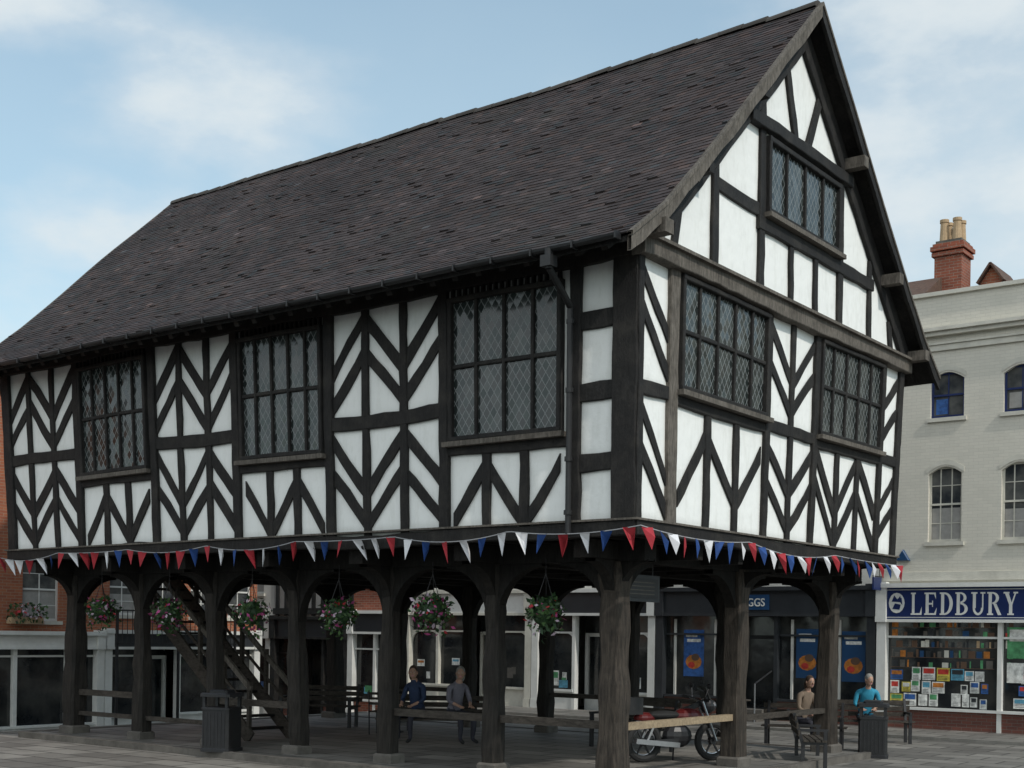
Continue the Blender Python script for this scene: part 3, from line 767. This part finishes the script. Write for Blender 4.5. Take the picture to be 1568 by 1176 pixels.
def serif(txt,x,z,h,cw,gap,d0):
    cnt=[0]
    def pr(ox,w,pts):
        cnt[0]+=1
        lt.prism(pm,[(ox+p[0]*w,z+p[1]*h) for p in pts],d0-.01,d0+.006+.0004*(cnt[0]%12),'white')
    for chh in txt:
        w=cw*(1.0 if chh not in 'L' else .88); o=x
        R_=lambda a,b,c,d:pr(o,w,[(a,c),(b,c),(b,d),(a,d)])
        def ring(cx,cz,rx,rz,a0,a1,T,t,n=14):
            for i in range(n):
                A,B=[math.radians(a0+(a1-a0)*k/n) for k in (i,i+1)]
                pr(o,w,[(cx+rx*math.cos(A),cz+rz*math.sin(A)),(cx+rx*math.cos(B),cz+rz*math.sin(B)),(cx+(rx-T)*math.cos(B),cz+(rz-t)*math.sin(B)),(cx+(rx-T)*math.cos(A),cz+(rz-t)*math.sin(A))])
        if chh in 'LEDBR': R_(.10,.32,0,1); R_(0,.42,0,.07); R_(0,.42,.93,1)
        if chh=='L': R_(.4,.92,0,.08); pr(o,w,[(.92,0),(.94,.36),(.78,.08)])
        if chh=='E':
            R_(.4,.86,0,.08); R_(.4,.84,.92,1); R_(.3,.62,.46,.54); R_(.58,.64,.36,.64); pr(o,w,[(.86,0),(.92,.32),(.74,.08)]); pr(o,w,[(.84,1),(.86,.70),(.72,.92)])
        if chh=='D': ring(.36,.5,.6,.5,-90,90,.24,.08)
        if chh=='B': ring(.36,.76,.44,.24,-90,90,.2,.07); ring(.36,.27,.54,.27,-90,90,.22,.07)
        if chh=='R': ring(.36,.74,.46,.26,-90,90,.21,.07); pr(o,w,[(.42,.5),(.64,.5),(1.0,.0),(.76,.0)])
        if chh=='U': R_(.12,.33,.3,1); R_(0,.44,.93,1); R_(.78,.87,.3,1); R_(.66,1,.93,1); ring(.495,.32,.375,.33,180,360,.15,.1)
        if chh=='Y': pr(o,w,[(.06,1),(.32,1),(.62,.44),(.40,.44)]); pr(o,w,[(.80,1),(.90,1),(.6,.42),(.52,.46)]); R_(.39,.61,0,.46); R_(.28,.72,0,.07); R_(0,.4,.93,1); R_(.68,1,.93,1)
        x+=w+gap
serif('LEDBURY',-2.28,2.72,.52,.315,.045,.16)
text('BOOKS & MAPS',.62,2.73,.50,4.0,YP-.165,'white',sg)
lt.done()
e=MB('crest_and_border',['white','navy'],sg)
for q in range(16):
    t0,t1=2*math.pi*q/16,2*math.pi*(q+1)/16
    e.prism(pm,[(-2.62,3.0),(-2.62+.19*math.cos(t0),3.0+.24*math.sin(t0)),(-2.62+.19*math.cos(t1),3.0+.24*math.sin(t1))],.155,.168,'white')
e.prism(pm,[(-2.72,2.86),(-2.55,2.84),(-2.52,2.96),(-2.66,2.99)],.155,.172,'navy'); e.prism(pm,[(-2.74,3.03),(-2.52,3.02),(-2.53,3.17),(-2.60,3.08),(-2.68,3.18)],.155,.172,'navy'); e.prism(pm,[(-2.6,3.1),(-2.48,2.95),(-2.5,3.12)],.155,.1735,'navy')
for a in ((-2.86,9.1,2.655,2.67),(-2.86,9.1,3.30,3.315)): e.fbox(pm,a[0],a[1],a[2],a[3],.155,.166,'white')
e.done()
al=MB('alarm_box',['blue2'],None); al.prism(pm,[(-2.68,4.0),(-2.36,4.0),(-2.52,4.26)],.001,.12,'blue2',.02); al.done()
bk=MB('wall_bracket_sign',['metal'],None)
bk.cyl((-3.0,YP,3.62),(-3.0,YP-.7,3.62),.015,.015,'metal',6); bk.fbox(lambda h,z,d:(-3.0+d,h,z),YP-.68,YP-.2,3.3,3.6,-.02,.02,'navy'); bk.done()

def bgshop(name,x0,x1,h,wall,fm,sign,panes,door,upn,posters=0,arch=False,mp=pm,uz=(4.2,5.7),stall='dkbrick',rh=2.4,depth=8,glass='glass',frame='white',extra=None,zs=.55,pcols=None,uw=.9,zf=2.75,zt=3.32):
    p=empty(name); w=MB('walls',[wall],p)
    hl=[]; wd=(x1-x0)
    for i in range(upn):
        c=x0+wd*(i+.5)/upn
        hl.append((c-uw/2,c+uw/2,uz[0],uz[1]))
        if h>8.2: hl.append((c-uw/2,c+uw/2,uz[0]+2.7,uz[1]+2.5))
    wallholes(w,mp,x0,x1,zt+.1,h,hl,wall)
    for a in hl: sash(w,mp,*a,frame,2,4,cur=random.random()<.6)
    body(w,mp,x0,x1,h,depth,wall,rh=rh)
    if extra: extra(w,mp)
    w.done()
    s=MB('shopfront',[fm],p); shopfront(s,mp,x0,x1,fm,sign,zf,zt,panes,door,stall,posters,glass,arch,zs,pcols); s.done()
    return p
def discs(w,mp):
    for (x,z,kk) in ((-4.95,1.75,'p_blue'),(-3.75,1.70,'p_blue'),(-8.15,1.70,'p_cyan')):
        w.fbox(mp,x-.30,x+.30,z-.60,z+.62,-.041,-.034,'blue2' if kk=='p_blue' else 'p_blue')
        for cx_,cz_,rr_,mm_ in ((x,z-.22,.24,'p_orange'),(x+.05,z-.1,.12,'brown'),(x-.06,z-.3,.1,'p_red')):
            for q in range(12):
                t0,t1=2*math.pi*q/12,2*math.pi*(q+1)/12
                w.prism(mp,[(cx_,cz_),(cx_+rr_*math.cos(t0),cz_+rr_*.8*math.sin(t0)),(cx_+rr_*math.cos(t1),cz_+rr_*.8*math.sin(t1))],-.04,-.030+(.24-rr_)*.01,mm_)
        w.fbox(mp,x-.2,x+.2,z+.3,z+.38,-.04,-.0305,'p_white'); w.fbox(mp,x-.24,x+.1,z+.43,z+.5,-.04,-.0305,'p_white')
    for x in (-4.1,-5.35,-8.7,-7.5): w.fbox(mp,x-.03,x+.03,.6,2.6,-.05,-.0,'render')
    # steps and handrail to the door
    w.box(-7.1,-5.85,YP-.9,YP-.01,.05,.2,'stone'); w.box(-7.1,-5.85,YP-.6,YP-.01,.2,.34,'stone')
    w.cyl((-5.85,YP-1.0,.05),(-5.85,YP-1.0,1.0),.02,.02,'chrome',6); w.cyl((-5.85,YP-1.0,1.0),(-5.85,YP-.1,1.3),.02,.02,'chrome',6)
bgshop('bakery_shop_building',-9.2,-3.13,9.3,'render','darkshop','darkshop',(-7.2,-5.75,-4.4),1,3,0,extra=discs)
bs=empty('bakery_shop_sign')
q=MB('sign_panel',['blue2'],bs); q.fbox(pm,-7.1,-5.9,2.84,3.22,.155,.19,'blue2'); q.done()
text('GREGGS',-6.98,2.93,.20,.95,YP-.195,'white',bs)
bgshop('white_shop_building',-13.3,-9.22,9.0,'render','white','darkshop',(-11.9,-10.8),1,2,4,arch=True,stall='white')
bgshop('cream_shop_building',-18.2,-13.32,8.6,'render','creamtrim','white',(-16.9,-15.7,-14.6),2,3,2,arch=True,stall='creamtrim',pcols=['p_white','creamtrim','p_white','stone'])
dz=lambda k:(lambda h,z,d:(h,YP-d,z+k))
bgshop('red_brick_shop_building',-20.6,-18.22,9.2,'red','white','darkshop',(-19.5,),None,1,2,stall='red',mp=dz(-.6))
def stripes(w,mp):
    for i in range(9):
        h=-24.1+i*.43; w.fbox(mp,h,h+.16,3.45,5.0,-.01,.05,'black')
    for z in (3.5,4.95,6.3): w.fbox(mp,-24.2,-20.63,z,z+.2,-.01,.07,'black')
bgshop('half_timbered_shop_building',-24.2,-20.62,7.6,'render','black','darkshop',(-23,-21.8),1,2,2,extra=stripes,uz=(5.2,6.2),frame='black',mp=dz(-.8))
bgshop('white_rendered_house',-30,-24.22,8.4,'render','white','darkshop',(-28.5,-27.3,-25.8),1,3,2,stall='white',mp=dz(-.8))
bgshop('brick_terrace_house',-40,-30.02,8.4,'orange','white','white',(-37,-35.5,-33,-31.5),1,4,0,mp=dz(-.8))
lm=lambda h,z,d:(-20.8+d,h,z-.8)
def flowers(w,mp):
    for hh in (4.45,1.4):
        w.fbox(mp,hh-.45,hh+.45,3.02,3.18,.07,.28,'terr')
        for k in range(200):
            p=Vector(mp(hh+U(-.5,.5),3.2+U(-.15,.33),U(.08,.42))); s_=.05
            a=Vector((U(-1,1),U(-1,1),U(-1,1))).normalized()*s_; b=Vector((U(-1,1),U(-1,1),U(-1,1))).normalized()*s_
            w.add([p-a,p+b,p+a,p-b],[(0,1,2,3)],random.choice(['leaf','leaf2','leaf','leaf2','petalr','petalw']))
bgshop('orange_brick_house',-7.6,6.8,8.9,'orange','white','white',(-5.5,-3.5,-1.2,.9,2.4,3.75,4.25,5.75),None,4,0,mp=lm,extra=flowers,stall='white',rh=1.0,depth=7,uz=(3.1,4.7),uw=1.05,zf=2.45,zt=2.74,zs=.4)
bgshop('brick_corner_house',6.82,12.2,7.9,'orange','white','darkshop',(8.0,9.3,10.6),1,4,0,mp=lm,stall='white',rh=1.6,depth=9,zf=2.45,zt=2.8,uz=(3.3,4.8))
rb=MB('balcony_railing',['metal'],None)
for i in range(26):
    y=6.9+i*.16; rb.cyl((-20.25,y,1.75),(-20.25,y,2.6),.012,.012,'metal',5)
rb.box(-20.28,-20.22,6.85,10.95,2.6,2.64,'metal'); rb.box(-20.28,-20.22,6.85,10.95,1.72,1.75,'metal')
for y in (6.9,8.9,10.9): rb.box(-20.28,-20.22,y-.03,y+.03,-.75,2.62,'metal')
rb.done()

ch=empty('brick_chimney_house')
c=MB('roof_and_chimney',['red','slate'],ch)
c.box(-9,-1.85,20,27,0,10.95,'red')
c.add([(-9,19.8,10.9),(-1.75,19.8,10.9),(-1.75,21.6,11.75),(-9,21.6,11.75),(-9,23.4,10.9),(-1.75,23.4,10.9)],[(0,1,2,3),(3,2,5,4)],'slate')
c.add([(-1.85,19.9,10.9),(-1.85,23.3,10.9),(-1.85,21.6,11.71)],[(0,1,2)],'orange')
# little gabled dormer end showing above the parapet
c.prism(lambda a,b,d:(a,20.6+d,b),[(-2.3,10.9),(-1.75,10.9),(-1.75,11.55),(-2.02,11.95),(-2.3,11.55)],0,1.6,'orange')
c.beam((-2.36,21.3,11.52),(-2.02,21.3,12.02),1.7,.05,'slate',up=(1,0,1)); c.beam((-1.68,21.3,11.52),(-2.02,21.3,12.02),1.7,.05,'slate',up=(-1,0,1))
cx,cy=-2.98,20.4
c.box(cx-.36,cx+.36,cy-.36,cy+.36,10.8,12.40,'red'); c.box(cx-.42,cx+.42,cy-.42,cy+.42,12.26,12.36,'red'); c.box(cx-.45,cx+.45,cy-.45,cy+.45,12.405,12.52,'red'); c.box(cx-.40,cx+.40,cy-.40,cy+.40,12.525,12.60,'red'); c.box(cx-.34,cx+.34,cy-.34,cy+.34,12.6,12.68,'stone')
for dx in (-.17,.17):
    for dy in (-.17,.17):
        c.cyl((cx+dx,cy+dy,12.66),(cx+dx,cy+dy,13.2),.125,.10,'terr',12); c.cyl((cx+dx,cy+dy,13.18),(cx+dx,cy+dy,13.26),.12,.12,'terr',12)
c.done()

# ------------------------------------------------------------------ ground
def gz(x): return 0 if x>-15.4 else max(-.8,-.8*(-15.4-x)/4.6)
gx=[400,30,-15.4,-16.5,-17.6,-18.8,-20.0,-60,-400]
def strip(mb,y0,y1,off,m,xs):
    vs=[];fs=[]
    for x in xs: vs+=[(x,y0,gz(x)+off),(x,y1,gz(x)+off)]
    for i in range(len(xs)-1): fs.append((2*i,2*i+1,2*i+3,2*i+2))
    mb.add(vs,fs,m)
g=MB('ground',['asphalt'],None); strip(g,-400,400,-.008,'asphalt',gx); g.done()
p=MB('stone_pavement',['paving'],None); p.add([(-15.2,-4,0),(30,-4,0),(30,13.4,0),(-15.2,13.4,0)],[(0,1,2,3)],'paving'); p.done()
r=MB('road',['asphalt','yline'],None); strip(r,-60,-4.0,-.004,'asphalt',[60,-15.4,-16.5,-17.6,-18.8,-19.3])
r.add([(-19.1,-60,-.696),(-19.0,-60,-.68),(-19.0,12,-.60),(-19.1,12,-.62)],[(0,1,2,3)],'yline')
r.done()
k=MB('kerb',['kerb'],None)
x=-15.2
while x<30:
    k.box(x,x+.9,-4.15,-4.0,-.02,.10+U(-.004,.004),'kerb'); x+=.91
y=-4.0
while y<13.3:
    k.box(-15.35,-15.2,y,y+.9,-.06,.02+U(-.004,.004),'kerb'); y+=.91
k.done()
sp=MB('shop_pavement',['paving','kerb'],None)
xs=[30,-15.4,-16.5,-17.6,-18.8,-20.0,-40]
strip(sp,13.6,15.99,.06,'paving',xs); strip(sp,13.45,13.6,.07,'kerb',xs)
vs=[];fs=[]
for x in xs: vs+=[(x,13.45,gz(x)-.01),(x,13.45,gz(x)+.07)]
for i in range(len(xs)-1): fs.append((2*i,2*i+1,2*i+3,2*i+2))
sp.add(vs,fs,'kerb')
sp.box(-20.79,-19.45,-20,12.4,-.83,-.62,'paving'); sp.box(-19.448,-19.3,-20,12.4,-.83,-.60,'kerb'); sp.done()

# ------------------------------------------------------------------ street furniture
def TF(x,y,ang,z=0): return Matrix.Translation((x,y,z))@Matrix.Rotation(math.radians(ang),4,'Z')
def bench(x,y,ang,z=0,ln=1.5,m='rail',back=True):
    b=MB('park_bench',[m,'metal'],None,T=TF(x,y,ang,z))
    for i in range(4): b.box(-ln/2,ln/2,-.05+i*.1,.03+i*.1,.43,.46,m)
    if back:
        for i in range(3): b.beam((-ln/2,-.12-i*.03,.58+i*.12),(ln/2,-.12-i*.03,.58+i*.12),.03,.09,m)
    for sx in (-ln/2+.1,ln/2-.1):
        b.box(sx-.03,sx+.03,-.08,-.02,0,.45,'metal'); b.box(sx-.03,sx+.03,.28,.34,0,.6,'metal'); b.box(sx-.025,sx+.025,-.06,.34,.38,.428,'metal')
        b.box(sx-.025,sx+.025,-.1,.36,.6,.64,'metal')
        if back: b.beam((sx,-.06,.4),(sx,-.2,.9),.05,.05,'metal',up=(0,1,0))
    b.done()
def bin_(x,y,z=0,s=1):
    b=MB('litter_bin',['metal','gutter'],None,T=TF(x,y,20,z))
    a=.25*s
    sq=lambda r:[(-r,-r+.04),(-r+.04,-r),(r-.04,-r),(r,-r+.04),(r,r-.04),(r-.04,r),(-r+.04,r),(-r,r-.04)]
    mp=lambda u,v,d:(u,v,d)
    b.prism(mp,sq(a+.02),0,.06,'metal',.01); b.prism(mp,sq(a),.055,.72*s,'gutter',.01); b.prism(mp,sq(a+.015),.70*s,.74*s,'metal',.01)
    for u in (-a+.04,a-.04):
        for v in (-a+.04,a-.04): b.box(u-.025,u+.025,v-.025,v+.025,.73*s,.92*s,'metal')
    b.prism(mp,sq(a+.03),.915*s,.98*s,'metal',.02); b.prism(mp,sq(a-.08),.975*s,1.03*s,'metal',.02)
    for i in range(7): b.box(-a+.03+i*.066,-a+.05+i*.066,-a-.008,-a+.0,.1,.66*s,'metal')
    b.done()
bin_(-.25,8.6); bin_(-8.3,.35,.1)
bench(-.6,6.4,-60,0,1.4); bench(-1.7,11.9,215,0,1.8); bench(-1.9,9.3,200,0,1.6)
bench(-6.9,4.25,180+37,.1,2.2); bench(-3.6,5.9,170,.1,1.8); bench(-11.5,5.8,200,.1,1.8)
def cafe(x,y,z):
    t=MB('cafe_table',['metal','chrome'],None); t.cyl((x,y,z+.72),(x,y,z+.745),.34,.34,'rail',20); t.cyl((x,y,z),(x,y,z+.72),.03,.03,'metal',8); t.cyl((x,y,z),(x,y,z+.03),.22,.2,'metal',14); t.done()
    for a in (30,200):
        c_=MB('cafe_chair',['metal'],None,T=TF(x,y,a,z))
        c_.box(-.2,.2,.45,.85,.44,.47,'rail')
        for u in (-.18,.18):
            c_.cyl((u,.47,0),(u,.47,.44),.014,.014,'metal',6); c_.cyl((u,.83,0),(u,.88,.88),.014,.014,'metal',6)
        for k in range(3): c_.beam((-.18,.85+.01*k,.62+.1*k),(.18,.85+.01*k,.62+.1*k),.02,.05,'rail')
        c_.done()
cafe(-9.2,5.6,.1); cafe(-4.9,12.2,0)
# motorcycle-style scooter, seen partly side-on
mo=MB('motor_scooter',['mred','rubber','metal','chrome'],None,T=TF(-1.85,4.35,-30,.1))
for y,R in ((-.62,.27),(.66,.27)):
    mo.torus((0,y,R+.06),R,.06,'rubber','x',28,8); mo.torus((0,y,R+.06),R-.055,.012,'chrome','x',24,5); mo.cyl((-.05,y,R+.06),(.05,y,R+.06),.06,.06,'metal',12)
    for k in range(6):
        t=k*math.pi/3; mo.beam((0,y,R+.06),(0,y+.22*math.cos(t),R+.06+.22*math.sin(t)),.025,.03,'metal',up=(1,0,0))
mo.ell((0,.0,.42),(.15,.27,.2),'metal'); mo.ell((0,.18,.74),(.15,.27,.13),'mred'); mo.ell((0,-.26,.76),(.14,.34,.07),'rubber'); mo.ell((0,-.6,.72),(.11,.2,.09),'mred')
mo.ell((0,.62,.68),(.08,.26,.03),'metal'); mo.ell((0,-.68,.66),(.08,.22,.03),'metal')
for s_ in (-1,1):
    mo.cyl((s_*.09,.68,.33),(s_*.08,.42,.98),.025,.022,'chrome',8); mo.beam((s_*.1,-.62,.33),(s_*.12,-.05,.36),.04,.06,'metal'); mo.beam((s_*.1,-.6,.36),(s_*.11,-.45,.68),.035,.035,'chrome')
    mo.cyl((s_*.05,.42,1.0),(s_*.36,.33,1.05),.016,.016,'chrome',8); mo.cyl((s_*.24,.37,1.03),(s_*.38,.32,1.05),.024,.024,'rubber',8)
    mo.cyl((s_*.2,.39,1.03),(s_*.27,.42,1.2),.008,.008,'chrome',6); mo.ell((s_*.28,.42,1.23),(.07,.02,.045),'metal')
mo.ell((0,.56,.9),(.13,.12,.13),'metal'); mo.ell((0,.66,.9),(.09,.05,.09),'chrome'); mo.beam((0,.54,1.0),(0,.44,1.22),.28,.015,'glass',up=(0,1,0))
mo.beam((.15,-.05,.28),(.17,-.85,.36),.08,.08,'chrome'); mo.box(-.17,.17,-1.0,-.72,.78,1.05,'gutter'); mo.beam((0,.45,.95),(0,-.5,.6),.06,.08,'metal')
mo.beam((-.1,.0,.3),(-.22,.05,.0),.025,.025,'metal')
mo.done(smooth=False)

# ------------------------------------------------------------------ people
def person(name,x,y,ang,z,shirt,hair,lean=.15,female=False,turn=0,armfwd=.34):
    root=empty(name); T=TF(x,y,ang,z)
    def ln(h): return lean*(h-.5)
    P=[]; E=[]; Rr=[]; tag=[]
    def a(p,r,par,t):
        P.append(Vector(p)); Rr.append(r); tag.append(t)
        if par is not None: E.append((par,len(P)-1))
        return len(P)-1
    pel=a((0,0,.55),(.15,.12),None,'t')
    sp1=a((0,ln(.75),.74),(.135,.10),pel,'s'); sp2=a((0,ln(.95),.93),(.155,.11),sp1,'s'); ch_=a((0,ln(1.08),1.06),(.11,.09),sp2,'s')
    nk=a((0,ln(1.2)+.01,1.15),(.052,.055),ch_,'k'); hd=a((0,ln(1.28)+.03,1.22),(.05,.055),nk,'k')
    for s_ in (-1,1):
        sw=.17 if female else .195
        sh=a((s_*sw,ln(1.05),1.05),(.062,.062),ch_,'s'); el=a((s_*(sw+.06),ln(.85)+.10,.80),(.045,.045),sh,'s')
        wr=a((s_*.13,armfwd,.72),(.028,.028),el,'k' ); pa=a((s_*.115,armfwd+.06,.70),(.034,.02),wr,'k')
        for q,(off,l) in enumerate(((-.03,.055),(-.01,.07),(.01,.065),(.028,.05))):
            f1=a((s_*.115+off,armfwd+.10,.695),(.010,.010),pa,'k'); a((s_*.115+off*1.1,armfwd+.10+l*.7,.672),(.008,.008),f1,'k')
        th=a((s_*.115-s_*.045,armfwd+.07,.70),(.011,.011),pa,'k'); a((s_*.115-s_*.07,armfwd+.10,.685),(.009,.009),th,'k')
        hp=a((s_*.10,.04,.53),(.095,.095),pel,'t'); kn=a((s_*.14,.46,.53),(.064,.064),hp,'t'); sn=a((s_*.135,.47,.33),(.055,.055),kn,'t'); an=a((s_*.13,.44,.11),(.038,.038),sn,'t'); to=a((s_*.15,.60,.05),(.038,.03),an,'f')
    me=bpy.data.meshes.new('tmp'); me.from_pydata([tuple(p) for p in P],E,[]); o=bpy.data.objects.new('tmp',me); COL.objects.link(o)
    md=o.modifiers.new('s','SKIN'); md.use_smooth_shade=True
    sv=me.skin_vertices[0].data
    for i,r_ in enumerate(Rr): sv[i].radius=r_; sv[i].use_root=(i==0)
    o.modifiers.new('u','SUBSURF').levels=1
    bpy.context.view_layer.update(); dg=bpy.context.evaluated_depsgraph_get()
    nm=bpy.data.meshes.new_from_object(o.evaluated_get(dg)); bpy.data.objects.remove(o)
    nm.materials.clear()
    for k_ in (shirt,'trous','skin','rubber'): nm.materials.append(M[k_])
    tm_={'s':0,'t':1,'k':2,'f':3}
    for pg in nm.polygons:
        c_=pg.center; bi=min(range(len(P)),key=lambda i:(P[i]-c_).length-Rr[i][0]); pg.material_index=tm_[tag[bi]]; pg.use_smooth=True
        if c_.z<1.13 and abs(c_.x)<.32 and c_.z>.62 and c_.y<armfwd-.06 and pg.material_index==2: pg.material_index=0
    nm.transform(T); bo_=bpy.data.objects.new('body',nm); COL.objects.link(bo_); bo_.parent=root
    H=T@Matrix.Translation((0,ln(1.28)+.05,1.30))@Matrix.Rotation(math.radians(turn),4,'Z')@Matrix.Rotation(-lean*.5,4,'X')
    h=MB('head',['skin',hair,'white','darkshop'],root,T=H)
    h.ell((0,0,0),(.075,.095,.115),'skin',16,12); h.ell((0,.035,-.055),(.055,.055,.055),'skin',12,8)
    h.ell((0,.098,-.01),(.013,.022,.026),'skin',8,6)
    for s_ in (-1,1):
        h.ell((s_*.077,-.005,-.005),(.012,.022,.032),'skin',8,6); h.ell((s_*.03,.084,.015),(.012,.008,.008),'white',8,6); h.ell((s_*.03,.091,.015),(.006,.004,.006),'darkshop',6,4)
        h.ell((s_*.03,.087,.034),(.018,.006,.004),hair,6,4)
    h.ell((0,.085,-.05),(.024,.008,.007),'p_pink',8,4)
    h.ell((0,-.018,.03),(.083,.093,.105),hair,16,10)
    if female: h.ell((0,-.06,-.06),(.085,.055,.12),hair,14,8)
    h.done(smooth=True)
person('seated_man',-1.75,11.85,215,0,'shirtc','hairg',.45,False,20)
person('seated_person',-1.95,9.2,250,0,'shirtt','hairb',.25,True,-10)
person('seated_woman',-7.2,4.05,190,.1,'shirtn','hairb',.15,True,25)
person('seated_woman',-6.6,4.4,250,.1,'shirtg','hairg',.2,True,-30)

# ------------------------------------------------------------------ sky, sun
SUN_EL,SUN_AZ=math.radians(44),math.radians(100)
W=bpy.data.worlds.new('World'); S.world=W; W.use_nodes=True; n=W.node_tree; bg=n.nodes['Background']
sk=n.nodes.new('ShaderNodeTexSky'); sk.sky_type='NISHITA'; sk.sun_disc=False; sk.sun_elevation=SUN_EL; sk.sun_rotation=SUN_AZ; sk.air_density=1.0; sk.dust_density=.8; sk.ozone_density=1.0
tc=n.nodes.new('ShaderNodeTexCoord')
mp=n.nodes.new('ShaderNodeMapping'); mp.inputs['Scale'].default_value=(1,1,2.0); L(n,tc.outputs['Generated'],mp.inputs[0])
no=n.nodes.new('ShaderNodeTexNoise'); no.inputs['Scale'].default_value=7; no.inputs['Detail'].default_value=9; no.inputs['Roughness'].default_value=.55; L(n,mp.outputs[0],no.inputs[0])
no2=n.nodes.new('ShaderNodeTexNoise'); no2.inputs['Scale'].default_value=1.7; no2.inputs['Detail'].default_value=5; L(n,mp.outputs[0],no2.inputs[0])
def blobs(lst):
    acc=None
    for (d,r,wt) in lst:
        v=Vector(d).normalized(); v=Vector((v.x,v.y,v.z*2.0))
        q=n.nodes.new('ShaderNodeVectorMath'); q.operation='DISTANCE'; L(n,mp.outputs[0],q.inputs[0]); q.inputs[1].default_value=v
        m_=n.nodes.new('ShaderNodeMapRange'); m_.interpolation_type='SMOOTHSTEP'; m_.inputs[1].default_value=0; m_.inputs[2].default_value=r; m_.inputs[3].default_value=wt; m_.inputs[4].default_value=0; L(n,q.outputs['Value'],m_.inputs[0])
        acc=m_.outputs[0] if acc is None else math_(n,'MAXIMUM',acc,m_.outputs[0])
    return acc
acc=blobs((((-.800,.640,.385),.20,.95),((-.905,.567,.48),.17,.8),((-.845,.612,.305),.18,.95),((-.33,1.0,.45),.34,1.0),((-.27,1.03,.33),.28,.9),((-.91,.56,.22),.22,.95),((-.60,.79,.52),.12,.35)))
s1=math_(n,'ADD',math_(n,'MULTIPLY',acc,.50),no.outputs[0])
mr=n.nodes.new('ShaderNodeMapRange'); mr.interpolation_type='SMOOTHSTEP'; mr.inputs[1].default_value=.62; mr.inputs[2].default_value=1.12; mr.inputs[4].default_value=.8; L(n,s1,mr.inputs[0])
# horizon haze: paler low down
sx=n.nodes.new('ShaderNodeSeparateXYZ'); L(n,tc.outputs['Generated'],sx.inputs[0])
hz=n.nodes.new('ShaderNodeMapRange'); hz.inputs[1].default_value=0; hz.inputs[2].default_value=.5; hz.inputs[3].default_value=.6; hz.inputs[4].default_value=.2; L(n,sx.outputs[2],hz.inputs[0])
m2=n.nodes.new('ShaderNodeMapRange'); m2.inputs[1].default_value=.35; m2.inputs[2].default_value=.75; m2.inputs[3].default_value=.0; m2.inputs[4].default_value=.2; L(n,no2.outputs[0],m2.inputs[0])
fac=math_(n,'MAXIMUM',mr.outputs[0],math_(n,'ADD',m2.outputs[0],hz.outputs[0]))
STR=.15
tint=mixc(n,1.0,sk.outputs[0],(1.06,1.24,1.13,1),'MULTIPLY')
cl=mixc(n,fac,tint,(.66/STR,.79/STR,.84/STR,1))
cl=mixc(n,math_(n,'MULTIPLY',mr.outputs[0],.8),cl,(.82/STR,.85/STR,.86/STR,1))
back_fill=blobs((((.5,-.85,.55),1.3,1.0),((-.6,-.8,.5),1.1,.9)))  # unseen bright cloud patches behind the camera, added to brighten the facing walls
s2=math_(n,'MULTIPLY',back_fill,math_(n,'ADD',no2.outputs[0],.35))
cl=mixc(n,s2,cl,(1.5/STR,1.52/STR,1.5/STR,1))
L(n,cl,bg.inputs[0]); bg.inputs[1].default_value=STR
ld=bpy.data.lights.new('sun','SUN'); ld.energy=2.2; ld.angle=math.radians(1.5); ld.color=(1,.95,.88)
lo=bpy.data.objects.new('sun',ld); COL.objects.link(lo)
sd=Vector((math.sin(SUN_AZ)*math.cos(SUN_EL),math.cos(SUN_AZ)*math.cos(SUN_EL),math.sin(SUN_EL)))
lo.rotation_euler=sd.to_track_quat('Z','Y').to_euler()
S.view_settings.view_transform='Standard'; S.view_settings.look='None'; S.view_settings.exposure=0

# ------------------------------------------------------------------ camera
cd=bpy.data.cameras.new('camera'); cam=bpy.data.objects.new('camera',cd); COL.objects.link(cam)
cd.lens=46.06; cd.sensor_width=36; cd.shift_y=384/1568; cd.clip_end=3000
cam.location=(8.90,-14.21,2.12); cam.rotation_euler=(math.radians(90),-.0144,math.radians(37.32))
S.camera=cam
